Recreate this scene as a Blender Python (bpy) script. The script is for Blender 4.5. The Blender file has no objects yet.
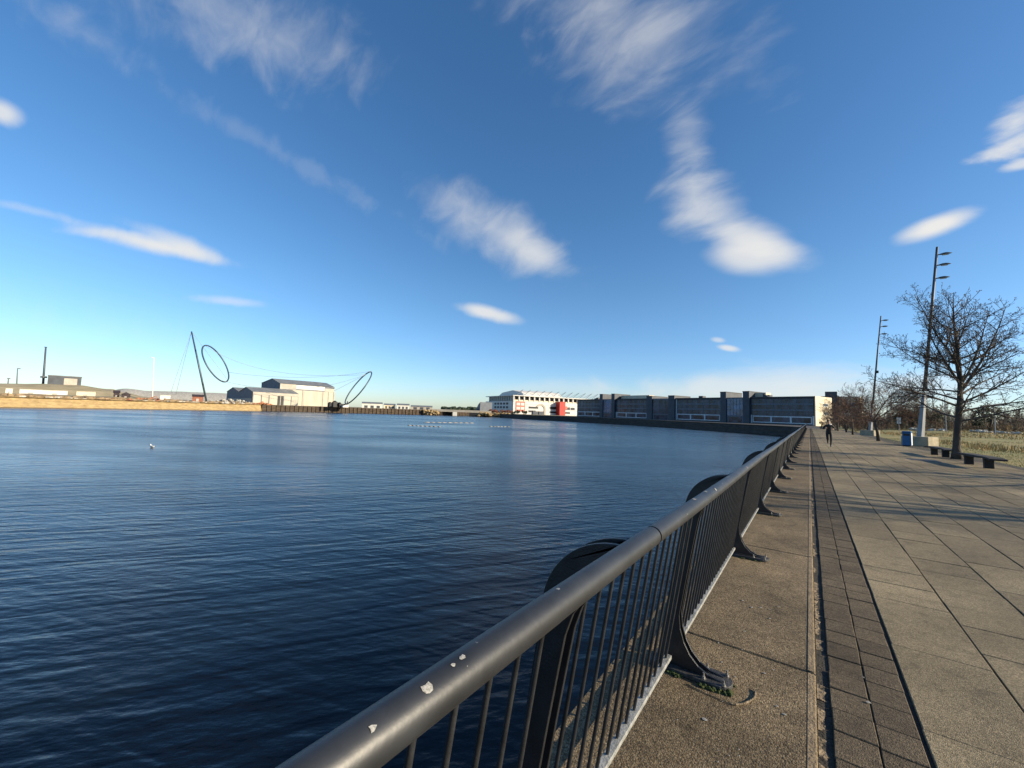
import bpy, bmesh, math, random
from mathutils import Vector, Matrix, noise as mnoise

R = random.Random(7)
S = bpy.context.scene
COL = S.collection
rad = math.radians

# ---------------------------------------------------------------- camera frame (metres; promenade runs along +Y)
EYE = 1.6
ROLL, PITCH, HEAD = rad(1.89), rad(4.03), rad(36.654)
F = 400.0
A_ = Vector((math.cos(HEAD), math.sin(HEAD), 0)); FW = Vector((-math.sin(HEAD), math.cos(HEAD), 0)); UP = Vector((0, 0, 1))
FWD = FW * math.cos(PITCH) + UP * math.sin(PITCH); B_ = UP * math.cos(PITCH) - FW * math.sin(PITCH)
CX = A_ * math.cos(ROLL) + B_ * math.sin(ROLL); CY = B_ * math.cos(ROLL) - A_ * math.sin(ROLL)

def ray(px, py):
    return CX * ((px - 512) / F) + CY * ((384 - py) / F) + FWD
def hz(px): return 422 - .033 * (809.3 - px)
def at(px, D):                       # ground point at bearing px, D metres away
    q = ray(px, hz(px)); l = math.hypot(q.x, q.y)
    return (q.x / l * D, q.y / l * D)
def zat(px, py, D):
    q = ray(px, py); return EYE + D * q.z / math.hypot(q.x, q.y)
def p3(px, py, D):
    q = ray(px, py); l = math.hypot(q.x, q.y); return Vector((q.x / l * D, q.y / l * D, zat(px, py, D)))

cam = bpy.data.objects.new('camera', bpy.data.cameras.new('camera')); COL.objects.link(cam)
cam.data.sensor_width = 36; cam.data.lens = F / 1024 * 36
cam.data.clip_start = .05; cam.data.clip_end = 20000
M = Matrix.Identity(4)
for i, v in enumerate((CX, CY, -FWD)):
    M[0][i], M[1][i], M[2][i] = v
M[0][3], M[1][3], M[2][3] = 0, 0, EYE
cam.matrix_world = M
S.camera = cam

# ---------------------------------------------------------------- sun and sky
SUN_AZ = Vector((math.cos(rad(18)), math.sin(rad(18)), 0)); SUN_EL = rad(20)
sd = SUN_AZ * math.cos(SUN_EL) + UP * math.sin(SUN_EL)
sun = bpy.data.objects.new('sun', bpy.data.lights.new('sun', 'SUN')); COL.objects.link(sun)
sun.data.energy = 4.9; sun.data.angle = rad(.53); sun.data.color = (1, .85, .62)
sun.rotation_euler = sd.to_track_quat('Z', 'Y').to_euler(); sun.location = (60, 20, 40)
S.view_settings.view_transform = 'Standard'; S.view_settings.look = 'None'
S.view_settings.exposure = .8; S.view_settings.gamma = 1

W = bpy.data.worlds.new('World'); S.world = W; W.use_nodes = True
nt = W.node_tree; nt.nodes.clear()
def N(t, typ, **kw):
    n = t.nodes.new(typ)
    for k, v in kw.items(): setattr(n, k, v)
    return n
def mth(t, op, a, b=None, c=None, clamp=False):
    n = N(t, 'ShaderNodeMath', operation=op, use_clamp=clamp)
    for i, v in enumerate((a, b, c)):
        if v is None: continue
        if isinstance(v, (int, float)): n.inputs[i].default_value = v
        else: t.links.new(v, n.inputs[i])
    return n.outputs[0]
sky = N(nt, 'ShaderNodeTexSky', sky_type='NISHITA', sun_disc=False)
sky.sun_elevation = SUN_EL; sky.sun_rotation = math.atan2(SUN_AZ.x, SUN_AZ.y)
sky.air_density = 1.0; sky.dust_density = .35; sky.ozone_density = 3.2; sky.altitude = 0
tc = N(nt, 'ShaderNodeTexCoord')
DIR = tc.outputs['Generated']
nz = N(nt, 'ShaderNodeTexNoise'); nz.inputs['Scale'].default_value = 7; nz.inputs['Detail'].default_value = 9; nz.inputs['Roughness'].default_value = .55; nz.inputs['Distortion'].default_value = .35
# fibres: stretch the noise along one compass direction
mp = N(nt, 'ShaderNodeMapping'); mp.inputs['Rotation'].default_value = (rad(20), rad(35), rad(30)); mp.inputs['Scale'].default_value = (.8, 2.8, 2.2)
nt.links.new(DIR, mp.inputs['Vector']); nt.links.new(mp.outputs[0], nz.inputs['Vector'])
NF = nz.outputs['Fac']
nz2 = N(nt, 'ShaderNodeTexNoise'); nz2.inputs['Scale'].default_value = 3.2; nz2.inputs['Detail'].default_value = 3
nt.links.new(DIR, nz2.inputs['Vector'])
NL = nz2.outputs['Fac']
clear = None
def cloud(px, py, ax, ay, th, dens, amp=.9, soft=.8):
    """an elongated cloud at a fixed place in the sky"""
    global clear
    c = ray(px, py).normalized()
    u = ray(px + ax, py + ay).normalized() - c
    l = math.hypot(ax, ay)
    v = ray(px - ay / l * th, py + ax / l * th).normalized() - c
    m = Matrix((u, v, c)).inverted()          # columns are the dual basis
    us, vs = m.col[0], m.col[1]
    outs = []
    for w in (us, vs):
        d = N(nt, 'ShaderNodeVectorMath', operation='DOT_PRODUCT'); nt.links.new(DIR, d.inputs[0]); d.inputs[1].default_value = w
        outs.append(mth(nt, 'MULTIPLY', d.outputs['Value'], d.outputs['Value']))
    r = mth(nt, 'SQRT', mth(nt, 'ADD', outs[0], outs[1]))
    e = mth(nt, 'SUBTRACT', 1.0, r)
    e = mth(nt, 'MULTIPLY_ADD', mth(nt, 'SUBTRACT', NF, .5), amp * 2, e)
    e = mth(nt, 'MULTIPLY_ADD', mth(nt, 'SUBTRACT', NL, .5), amp * .6, e)
    mr = N(nt, 'ShaderNodeMapRange', interpolation_type='SMOOTHSTEP'); nt.links.new(e, mr.inputs['Value'])
    mr.inputs['From Min'].default_value = -.05; mr.inputs['From Max'].default_value = soft; mr.inputs['To Max'].default_value = dens
    k = mth(nt, 'SUBTRACT', 1.0, mr.outputs[0])
    clear = k if clear is None else mth(nt, 'MULTIPLY', clear, k)
for a in [(750, 240, 70, 25, 25, .8, .4, .9), (748, 257, 52, 4, 23, .75, .25, .8), (776, 250, 34, 6, 19, .6, .2, .8), (697, 203, 34, 34, 40, .68, .8, 1.2), (690, 145, 12, 52, 28, .3, 1.2, 1.2),
          (655, 40, 135, -12, 85, .36, 1.15, 1.5), (600, 10, 110, 20, 50, .22, 1.3, 1.4), (500, 232, 82, 50, 34, .55, .6, 1.2), (536, 254, 42, 20, 22, .6, .4, 1.1),
          (488, 313, 38, 9, 9, .85, .3, .8), (160, 246, 84, 20, 11, .9, .35, .9), (183, 245, 56, 22, 13, .7, .35, .9), (105, 233, 50, 3, 6, .35, .7, .9),
          (228, 301, 42, 4, 6, .42, .6, .9), (245, 22, 140, 55, 62, .34, 1.2, 1.5), (85, 35, 110, 62, 22, .16, 1.5, 1.3), (275, 150, 150, 85, 13, .10, 1.6, 1.2),
          (2, 112, 28, 12, 15, .8, .4, .9), (1016, 122, 62, -50, 30, .8, 1.9, 1.1), (1005, 148, 56, -20, 12, .7, 1.5, 1.), (1022, 164, 30, -8, 7, .7, .8, .9), (938, 226, 50, -18, 13, .98, .45, .85),
          (728, 348, 14, 2, 4, .75, .3, .8), (718, 340, 9, 1, 3.5, .5, .3, .8), (740, 386, 230, -10, 22, .62, .9, 1.1), (880, 392, 160, -4, 30, .5, .8, 1.1),
          (60, 330, 260, 18, 50, .10, 1.1, 1.4), (100, 372, 200, 12, 18, .06, .8, 1.2), (540, 390, 120, -4, 14, .25, .9, 1.), (30, 210, 60, 14, 6, .25, .7, .9)]:
    cloud(*a)
cov = mth(nt, 'SUBTRACT', 1.0, clear)
hs = N(nt, 'ShaderNodeHueSaturation'); hs.inputs['Saturation'].default_value = 1.18; hs.inputs['Value'].default_value = 1.0
nt.links.new(sky.outputs[0], hs.inputs['Color'])
sx = N(nt, 'ShaderNodeSeparateXYZ'); nt.links.new(DIR, sx.inputs[0])
el = N(nt, 'ShaderNodeMapRange', interpolation_type='SMOOTHSTEP'); nt.links.new(sx.outputs['Z'], el.inputs['Value']); el.inputs['From Min'].default_value = 0; el.inputs['From Max'].default_value = .3
tint = N(nt, 'ShaderNodeMix', data_type='RGBA'); nt.links.new(el.outputs[0], tint.inputs['Factor']); tint.inputs['A'].default_value = (.81, .91, 1.15, 1); tint.inputs['B'].default_value = (1, 1, 1.02, 1)
gr = N(nt, 'ShaderNodeVectorMath', operation='MULTIPLY'); nt.links.new(hs.outputs[0], gr.inputs[0]); nt.links.new(tint.outputs['Result'], gr.inputs[1])
mx = N(nt, 'ShaderNodeMix', data_type='RGBA'); nt.links.new(cov, mx.inputs['Factor']); nt.links.new(gr.outputs[0], mx.inputs['A'])
mx.inputs['B'].default_value = (4.9, 4.85, 4.7, 1)
bg = N(nt, 'ShaderNodeBackground'); nt.links.new(mx.outputs['Result'], bg.inputs['Color']); bg.inputs['Strength'].default_value = .1
wo = N(nt, 'ShaderNodeOutputWorld'); nt.links.new(bg.outputs[0], wo.inputs['Surface'])

# ---------------------------------------------------------------- materials
def mat(name, col, rough=.7, metal=0, var=.15, scale=6., bump=0., bscale=None, col2=None, spots=None, spec=.5, stretch=(1, 1, 1), detail=6, lo=.35, hi=.65, coord='Position'):
    m = bpy.data.materials.new(name); m.use_nodes = True
    t = m.node_tree; b = t.nodes['Principled BSDF']
    b.inputs['Roughness'].default_value = rough; b.inputs['Metallic'].default_value = metal; b.inputs['Specular IOR Level'].default_value = spec
    if coord == 'Position':
        v = N(t, 'ShaderNodeNewGeometry').outputs['Position']
    else:
        v = N(t, 'ShaderNodeTexCoord').outputs['Object']
    mpn = N(t, 'ShaderNodeMapping'); mpn.inputs['Scale'].default_value = stretch; t.links.new(v, mpn.inputs['Vector']); v = mpn.outputs[0]
    n = N(t, 'ShaderNodeTexNoise'); n.inputs['Scale'].default_value = scale; n.inputs['Detail'].default_value = detail; n.inputs['Roughness'].default_value = .6
    t.links.new(v, n.inputs['Vector'])
    cr = N(t, 'ShaderNodeValToRGB'); cr.color_ramp.elements[0].position = lo; cr.color_ramp.elements[1].position = hi
    c2 = col2 or tuple(min(1, c * (1 + var)) for c in col)
    c1 = col if col2 else tuple(c * (1 - var) for c in col)
    cr.color_ramp.elements[0].color = (*c1, 1); cr.color_ramp.elements[1].color = (*c2, 1)
    t.links.new(n.outputs['Fac'], cr.inputs['Fac'])
    out = cr.outputs['Color']
    if spots:                              # (colour, scale, threshold): wear marks with a shape of their own
        sc, ss, th = spots
        vn = N(t, 'ShaderNodeTexNoise'); vn.inputs['Scale'].default_value = ss; vn.inputs['Detail'].default_value = 3; t.links.new(v, vn.inputs['Vector'])
        rr = N(t, 'ShaderNodeValToRGB'); rr.color_ramp.elements[0].position = th; rr.color_ramp.elements[1].position = min(1, th + .04)
        t.links.new(vn.outputs['Fac'], rr.inputs['Fac'])
        mm = N(t, 'ShaderNodeMix', data_type='RGBA'); t.links.new(rr.outputs['Color'], mm.inputs['Factor']); t.links.new(out, mm.inputs['A']); mm.inputs['B'].default_value = (*sc, 1)
        out = mm.outputs['Result']
    t.links.new(out, b.inputs['Base Color'])
    if bump:
        n2 = N(t, 'ShaderNodeTexNoise'); n2.inputs['Scale'].default_value = bscale or scale * 4; n2.inputs['Detail'].default_value = 4; t.links.new(v, n2.inputs['Vector'])
        bp = N(t, 'ShaderNodeBump'); bp.inputs['Strength'].default_value = bump; bp.inputs['Distance'].default_value = .02
        t.links.new(n2.outputs['Fac'], bp.inputs['Height']); t.links.new(bp.outputs[0], b.inputs['Normal'])
    return m

def aggregate(name, dark, mid, light, grain, depth, big=.8, stain=(.55, 1.1), island=0.):
    """washed concrete: pebbles in a matrix, large stains and painted soft shadows, per-slab tone"""
    m = bpy.data.materials.new(name); m.use_nodes = True
    t = m.node_tree; b = t.nodes['Principled BSDF']; b.inputs['Roughness'].default_value = .85; b.inputs['Specular IOR Level'].default_value = .3
    g = N(t, 'ShaderNodeNewGeometry'); v = g.outputs['Position']
    vo = N(t, 'ShaderNodeTexVoronoi'); vo.inputs['Scale'].default_value = grain; t.links.new(v, vo.inputs['Vector'])
    sep = N(t, 'ShaderNodeSeparateColor'); t.links.new(vo.outputs['Color'], sep.inputs[0])
    cr = N(t, 'ShaderNodeValToRGB'); e = cr.color_ramp.elements
    e[0].position = .0; e[0].color = (*dark, 1); e[1].position = 1; e[1].color = (*light, 1)
    k = e.new(.55); k.color = (*mid, 1)
    t.links.new(sep.outputs[0], cr.inputs['Fac'])
    n = N(t, 'ShaderNodeTexNoise'); n.inputs['Scale'].default_value = big; n.inputs['Detail'].default_value = 7; n.inputs['Roughness'].default_value = .65; t.links.new(v, n.inputs['Vector'])
    mr = N(t, 'ShaderNodeMapRange'); mr.inputs['From Min'].default_value = .3; mr.inputs['From Max'].default_value = .7; mr.inputs['To Min'].default_value = stain[0]; mr.inputs['To Max'].default_value = stain[1]
    t.links.new(n.outputs['Fac'], mr.inputs['Value'])
    n4 = N(t, 'ShaderNodeTexNoise'); n4.inputs['Scale'].default_value = .22; n4.inputs['Detail'].default_value = 5; n4.inputs['Distortion'].default_value = .6; t.links.new(v, n4.inputs['Vector'])  # broad blotches: staining plus soft wide shadows painted into the tone
    m4 = N(t, 'ShaderNodeMapRange'); m4.inputs['From Min'].default_value = .38; m4.inputs['From Max'].default_value = .6; m4.inputs['To Min'].default_value = .6; m4.inputs['To Max'].default_value = 1.06; t.links.new(n4.outputs['Fac'], m4.inputs['Value'])
    n5 = N(t, 'ShaderNodeTexNoise'); n5.inputs['Scale'].default_value = 7; n5.inputs['Detail'].default_value = 6; n5.inputs['Roughness'].default_value = .7; t.links.new(v, n5.inputs['Vector'])
    m5 = N(t, 'ShaderNodeMapRange'); m5.inputs['From Min'].default_value = .3; m5.inputs['From Max'].default_value = .5; m5.inputs['To Min'].default_value = .62; m5.inputs['To Max'].default_value = 1.03; t.links.new(n5.outputs['Fac'], m5.inputs['Value'])
    fac = mth(t, 'MULTIPLY', mr.outputs[0], mth(t, 'MULTIPLY', m4.outputs[0], m5.outputs[0]))
    if island:
        ri = g.outputs['Random Per Island']
        fac = mth(t, 'MULTIPLY', fac, mth(t, 'MULTIPLY_ADD', ri, island, 1 - island / 2))
    mu = N(t, 'ShaderNodeVectorMath', operation='SCALE'); t.links.new(cr.outputs['Color'], mu.inputs[0]); t.links.new(fac, mu.inputs['Scale'])
    t.links.new(mu.outputs[0], b.inputs['Base Color'])
    inv = mth(t, 'SUBTRACT', 1.0, vo.outputs['Distance'])
    n3 = N(t, 'ShaderNodeTexNoise'); n3.inputs['Scale'].default_value = grain * .35; n3.inputs['Detail'].default_value = 5; t.links.new(v, n3.inputs['Vector'])
    hgt = mth(t, 'MULTIPLY_ADD', n3.outputs['Fac'], 1.2, inv)
    bp = N(t, 'ShaderNodeBump'); bp.inputs['Strength'].default_value = .8; bp.inputs['Distance'].default_value = depth
    t.links.new(hgt, bp.inputs['Height']); t.links.new(bp.outputs[0], b.inputs['Normal'])
    return m

MT = {}
MT['coping'] = aggregate('washed_concrete', (.095, .068, .036), (.20, .147, .083), (.32, .248, .15), 120, .0035, 1.3, (.55, 1.15), .12)
MT['margin'] = mat('trowelled_concrete', (.21, .155, .09), .85, var=.3, scale=9, bump=.5, bscale=70)
MT['paving'] = aggregate('paving_slab', (.14, .112, .064), (.27, .215, .128), (.43, .345, .215), 200, .003, .5, (.6, 1.12), .3)
MT['brick'] = aggregate('paver_block', (.062, .046, .027), (.112, .085, .052), (.18, .138, .085), 160, .003, 1.5, (.65, 1.15), .35)
MT['joint'] = mat('joint_dirt', (.036, .03, .021), .95, var=.5, scale=25, bump=.6, bscale=90)
MT['rubble'] = mat('broken_mortar', (.17, .13, .082), .95, var=.5, scale=30, bump=1., bscale=60)
MT['rail'] = mat('rail_paint', (.02, .022, .025), .44, var=.3, scale=9, bump=.025, bscale=60, spots=((.30, .30, .28), 55, .715), spec=.55)
MT['post'] = mat('post_paint', (.012, .013, .015), .42, var=.3, scale=14, bump=.12, bscale=160)
MT['bar'] = mat('bar_paint', (.02, .021, .023), .35, var=.4, scale=10, bump=.1, bscale=120)
MT['channel'] = mat('worn_channel', (.16, .165, .155), .5, var=.45, scale=22, bump=.3, bscale=90, col2=(.33, .33, .31))
MT['plate'] = mat('foot_plate', (.035, .035, .035), .6, var=.5, scale=25, bump=.3, bscale=120)
MT['bolt'] = mat('bolt_steel', (.25, .24, .22), .45, .6, var=.3, scale=60)
MT['moss'] = mat('moss', (.035, .06, .012), .95, scale=60, col2=(.10, .12, .03), bump=.8, bscale=300)
MT['dropping'] = mat('dropping_white', (.27, .265, .245), .85, var=.45, scale=260)
MT['quayshade'] = mat('quay_shade_dark', (.045, .043, .042), .9, scale=.6, var=.3)
MT['quay'] = mat('dock_wall', (.035, .032, .03), .75, scale=.6, var=.5, bump=.6, bscale=5, stretch=(1, 1, 3))
MT['farquay'] = mat('far_timber_quay', (.06, .042, .026), .85, scale=.4, var=.5, stretch=(1, 1, 4))
MT['bank'] = mat('reed_bank', (.22, .15, .068), .95, scale=.5, col2=(.39, .29, .145), bump=.8, bscale=2, stretch=(1, 1, 3), lo=.3, hi=.7)
MT['land'] = mat('rough_land', (.20, .155, .085), .95, scale=.05, col2=(.30, .25, .14), bump=.5, bscale=1)
MT['mound'] = mat('grassy_mound', (.26, .22, .12), .95, scale=.12, col2=(.40, .33, .20), bump=.6, bscale=1)
MT['rocks'] = mat('pale_rocks', (.38, .36, .31), .9, scale=.8, var=.35, bump=1, bscale=2)
MT['field'] = mat('field_grass', (.12, .128, .026), .95, scale=.28, col2=(.245, .19, .055), bump=.8, bscale=6, lo=.38, hi=.6)
MT['straw'] = mat('straw', (.27, .175, .065), .9, scale=1.5, col2=(.36, .25, .10))
MT['turf'] = mat('short_turf', (.13, .145, .035), .95, scale=3, col2=(.22, .20, .065))
MT['bark'] = mat('bark', (.06, .047, .036), .9, scale=4, var=.4, bump=1., bscale=18, stretch=(1, 1, .35))
MT['twig'] = mat('twig_bark', (.08, .062, .047), .85, scale=3, var=.3)
MT['redtwig'] = mat('reddish_twigs', (.13, .075, .048), .9, scale=1, var=.3)
MT['greytwig'] = mat('grey_twigs', (.16, .125, .09), .9, scale=.3, var=.35)
MT['scrub'] = mat('scrub_twigs', (.23, .165, .095), .9, scale=.4, var=.35)
MT['evergreen'] = mat('evergreen_leaf', (.02, .032, .013), .85, scale=.5, var=.4)
MT['benchmat'] = mat('bench_dark', (.014, .013, .013), .75, scale=8, var=.4)
MT['concrete'] = mat('concrete_block', (.34, .29, .20), .85, scale=2.5, var=.2, bump=.3, bscale=30)
MT['binblue'] = mat('bin_blue', (.008, .10, .25), .45, scale=3, var=.12, coord='Object')
MT['binlit'] = mat('bin_sunlit', (.6, .62, .62), .45, scale=5, var=.1)
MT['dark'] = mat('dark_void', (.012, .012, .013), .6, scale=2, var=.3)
MT['pole'] = mat('mast_grey', (.06, .068, .078), .55, 0, scale=2, var=.2)
MT['polebase'] = mat('mast_base_grey', (.20, .21, .225), .5, scale=2, var=.15)
MT['steel'] = mat('sculpture_steel', (.05, .075, .09), .45, .2, scale=.5, var=.2)
MT['mastgrey'] = mat('roof_mast_grey', (.30, .33, .36), .5, var=.1)
MT['cable'] = mat('cable_steel', (.28, .33, .36), .5, .2, scale=.5, var=.2)
MT['cream'] = mat('cream_cladding', (.62, .53, .38), .7, scale=.3, var=.1)
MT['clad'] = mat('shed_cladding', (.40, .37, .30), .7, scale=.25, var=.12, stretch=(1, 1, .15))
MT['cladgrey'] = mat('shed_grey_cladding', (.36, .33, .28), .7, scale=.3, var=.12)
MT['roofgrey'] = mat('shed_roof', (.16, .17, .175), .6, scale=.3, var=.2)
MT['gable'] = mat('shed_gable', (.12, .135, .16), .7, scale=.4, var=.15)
MT['white'] = mat('white_paint', (.60, .58, .53), .65, scale=.3, var=.08)
MT['frame'] = mat('pale_frame', (.56, .58, .60), .5, scale=.5, var=.1)
MT['red'] = mat('red_cladding', (.42, .022, .014), .6, scale=.5, var=.12)
MT['redpale'] = mat('faded_red', (.46, .12, .075), .6, scale=.5, var=.15)
MT['slate'] = mat('slate_cladding', (.046, .055, .07), .6, scale=.4, var=.25)
MT['mull'] = mat('mullion_grey', (.10, .12, .15), .5, scale=1, var=.15)
MT['fascia'] = mat('black_fascia', (.018, .019, .022), .5, scale=1, var=.2)
MT['glass'] = mat('dark_glazing', (.036, .052, .078), .12, spec=.25, scale=.35, var=.7, stretch=(1, 1, .6), detail=2)
MT['blueglass'] = mat('blue_glazing', (.03, .12, .24), .12, scale=.3, var=.5, detail=2)
MT['brickred'] = mat('brick_red', (.24, .095, .055), .85, scale=2, var=.3)
MT['orange'] = mat('plant_orange', (.36, .15, .07), .6, scale=1, var=.2)
MT['roofdark'] = mat('hut_roof_dark', (.035, .025, .03), .8, scale=1, var=.3)
MT['brown'] = mat('brown_brick', (.16, .10, .075), .85, scale=1, var=.2)
MT['skin'] = mat('skin', (.50, .31, .22), .55, scale=20, var=.08)
MT['cloth'] = mat('black_sportswear', (.012, .012, .014), .75, scale=14, var=.3, bump=.2)
MT['hair'] = mat('dark_hair', (.03, .02, .014), .6, scale=60, var=.3)
MT['shoe'] = mat('shoe', (.05, .05, .055), .6, scale=20, var=.3)
MT['shoulderlit'] = mat('shoulder_sunlight', (.75, .74, .72), .7, scale=20, var=.1)
MT['gull'] = mat('gull_white', (.78, .78, .76), .6, scale=10, var=.05)
MT['gullgrey'] = mat('gull_grey', (.30, .32, .34), .6, scale=10, var=.1)
MT['beak'] = mat('gull_beak', (.6, .35, .05), .5)
MT['float'] = mat('weathered_float', (.32, .28, .22), .8, scale=1.5, var=.35)
MT['iron'] = mat('cast_iron', (.045, .04, .036), .6, .3, scale=15, var=.4, bump=.5, bscale=40)
MT['lampglass'] = mat('lamp_lens', (.45, .46, .44), .3, scale=4, var=.1)

# water
m = bpy.data.materials.new('dock_water'); m.use_nodes = True; MT['water'] = m
t = m.node_tree; b = t.nodes['Principled BSDF']
b.inputs['Base Color'].default_value = (.003, .006, .009, 1); b.inputs['Roughness'].default_value = .3; b.inputs['IOR'].default_value = 1.33
g = N(t, 'ShaderNodeNewGeometry')
def wave(scale, stretch, rot, detail=2, dist=0.):
    mpn = N(t, 'ShaderNodeMapping', vector_type='TEXTURE'); mpn.inputs['Rotation'].default_value = (0, 0, rot); mpn.inputs['Scale'].default_value = (stretch, 1, 1)
    t.links.new(g.outputs['Position'], mpn.inputs['Vector'])
    n = N(t, 'ShaderNodeTexNoise'); n.inputs['Scale'].default_value = scale; n.inputs['Detail'].default_value = detail; n.inputs['Distortion'].default_value = dist; n.inputs['Roughness'].default_value = .5
    t.links.new(mpn.outputs[0], n.inputs['Vector']); return n.outputs['Fac']
w1 = wave(2.6, 5.0, rad(58), 1, .3); w2 = wave(3.4, 3.6, rad(20), 1, .3); w4 = wave(8.5, 2.2, rad(45), 3); w5 = wave(.9, 3.5, rad(60), 1, .2); w3 = wave(.07, 2.2, rad(25), 4); w6 = wave(.22, 3.2, rad(36), 5, .3)
gust = N(t, 'ShaderNodeMapRange'); t.links.new(w3, gust.inputs['Value']); gust.inputs['From Min'].default_value = .35; gust.inputs['From Max'].default_value = .65; gust.inputs['To Min'].default_value = .5; gust.inputs['To Max'].default_value = 1.25
hh = mth(t, 'MULTIPLY_ADD', w2, .55, w1); hh = mth(t, 'MULTIPLY_ADD', w4, .30, hh); hh = mth(t, 'MULTIPLY_ADD', w6, 1.1, hh); hh = mth(t, 'MULTIPLY_ADD', w5, .9, hh)
hh = mth(t, 'MULTIPLY', hh, gust.outputs[0])
bp = N(t, 'ShaderNodeBump'); bp.inputs['Strength'].default_value = 1; bp.inputs['Distance'].default_value = .055
t.links.new(hh, bp.inputs['Height']); t.links.new(bp.outputs[0], b.inputs['Normal'])
rg = N(t, 'ShaderNodeMapRange'); t.links.new(mth(t, 'MULTIPLY_ADD', w6, .5, mth(t, 'MULTIPLY', w3, .5)), rg.inputs['Value']); rg.inputs['From Min'].default_value = .38; rg.inputs['From Max'].default_value = .62; rg.inputs['To Min'].default_value = .17; rg.inputs['To Max'].default_value = .28
t.links.new(rg.outputs[0], b.inputs['Roughness'])

# ---------------------------------------------------------------- mesh helpers
class MB:
    def __init__(s): s.v = []; s.f = []; s.mi = []; s.cur = 0
    def add(s, vs, fs):
        o = len(s.v); s.v += [tuple(p) for p in vs]; s.f += [tuple(i + o for i in f) for f in fs]; s.mi += [s.cur] * len(fs); return s
    def box(s, x0, y0, z0, x1, y1, z1):
        return s.add([(x0, y0, z0), (x1, y0, z0), (x1, y1, z0), (x0, y1, z0), (x0, y0, z1), (x1, y0, z1), (x1, y1, z1), (x0, y1, z1)],
                     [(0, 3, 2, 1), (4, 5, 6, 7), (0, 1, 5, 4), (1, 2, 6, 5), (2, 3, 7, 6), (3, 0, 4, 7)])
    def frus(s, c, w0, w1, z0, z1, rot=0):           # square section, tapering
        vs = []
        for z, w in ((z0, w0), (z1, w1)):
            for k in range(4):
                a = rot + rad(45) + k * math.pi / 2
                vs.append((c[0] + w * .7071 * math.cos(a), c[1] + w * .7071 * math.sin(a), z))
        return s.add(vs, [(3, 2, 1, 0), (4, 5, 6, 7), (0, 1, 5, 4), (1, 2, 6, 5), (2, 3, 7, 6), (3, 0, 4, 7)])
    def tube(s, pts, rs, n=6, caps=True, closed=False):
        pts = [Vector(p) for p in pts]
        if isinstance(rs, (int, float)): rs = [rs] * len(pts)
        vs = []; ref = None
        L = len(pts)
        for i, p in enumerate(pts):
            a = pts[(i - 1) % L] if (closed or i > 0) else p; c = pts[(i + 1) % L] if (closed or i < L - 1) else p
            d = (c - a).normalized()
            if ref is None: ref = Vector((0, 0, 1)) if abs(d.z) < .9 else Vector((1, 0, 0))
            x = d.cross(ref)
            if x.length < 1e-5: x = d.orthogonal()
            x.normalize(); y = x.cross(d); ref = y
            for k in range(n):
                an = 2 * math.pi * k / n
                vs.append(p + (x * math.cos(an) + y * math.sin(an)) * rs[i])
        fs = []
        for i in range(L if closed else L - 1):
            j = (i + 1) % L
            for k in range(n):
                fs.append((i * n + k, i * n + (k + 1) % n, j * n + (k + 1) % n, j * n + k))
        if caps and not closed:
            fs.append(tuple(range(n - 1, -1, -1))); fs.append(tuple((L - 1) * n + k for k in range(n)))
        return s.add(vs, fs)
    def prism(s, pts, f0, f1):                        # outline pts; f0/f1 map (u,w) to 3-D for the two ends
        n = len(pts)
        vs = [f0(*p) for p in pts] + [f1(*p) for p in pts]
        fs = [tuple(range(n - 1, -1, -1)), tuple(range(n, 2 * n))] + [(i, (i + 1) % n, n + (i + 1) % n, n + i) for i in range(n)]
        return s.add(vs, fs)
    def lathe(s, c, prof, n=12):                      # prof: (r, z)
        vs = []
        for r, z in prof:
            for k in range(n):
                a = 2 * math.pi * k / n; vs.append((c[0] + r * math.cos(a), c[1] + r * math.sin(a), c[2] + z))
        fs = [(i * n + k, i * n + (k + 1) % n, (i + 1) * n + (k + 1) % n, (i + 1) * n + k) for i in range(len(prof) - 1) for k in range(n)]
        fs += [tuple(range(n - 1, -1, -1)), tuple((len(prof) - 1) * n + k for k in range(n))]
        return s.add(vs, fs)
    def blob(s, c, r, rx=1, ry=1, rz=1, jit=.25, n=7, m=5, rr=R):
        vs = [(c[0], c[1], c[2] - r * rz)]
        for i in range(1, m):
            ph = math.pi * i / m
            for k in range(n):
                a = 2 * math.pi * k / n; q = r * (1 + rr.uniform(-jit, jit))
                vs.append((c[0] + q * rx * math.sin(ph) * math.cos(a), c[1] + q * ry * math.sin(ph) * math.sin(a), c[2] - q * rz * math.cos(ph)))
        vs.append((c[0], c[1], c[2] + r * rz)); T = len(vs) - 1
        fs = [(0, 1 + (k + 1) % n, 1 + k) for k in range(n)]
        for i in range(m - 2):
            for k in range(n):
                fs.append((1 + i * n + k, 1 + i * n + (k + 1) % n, 1 + (i + 1) * n + (k + 1) % n, 1 + (i + 1) * n + k))
        fs += [(1 + (m - 2) * n + k, 1 + (m - 2) * n + (k + 1) % n, T) for k in range(n)]
        return s.add(vs, fs)
    def build(s, name, mats, parent=None, smooth=False, bevel=0, kind=None, segs=2):
        me = bpy.data.meshes.new(name); me.from_pydata(s.v, [], s.f)
        for mm in (mats if isinstance(mats, (list, tuple)) else [mats]): me.materials.append(mm)
        for p, i in zip(me.polygons, s.mi): p.material_index = i
        if smooth:
            me.polygons.foreach_set('use_smooth', [True] * len(me.polygons))
        o = bpy.data.objects.new(name, me); COL.objects.link(o)
        if smooth == 'auto':
            me.set_sharp_from_angle(angle=rad(40))
        if bevel:
            bm_ = o.modifiers.new('bevel', 'BEVEL'); bm_.width = bevel; bm_.segments = segs; bm_.limit_method = 'ANGLE'; bm_.angle_limit = rad(40)
        if parent: o.parent = parent
        if kind: o['kind'] = kind
        return o

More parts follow.
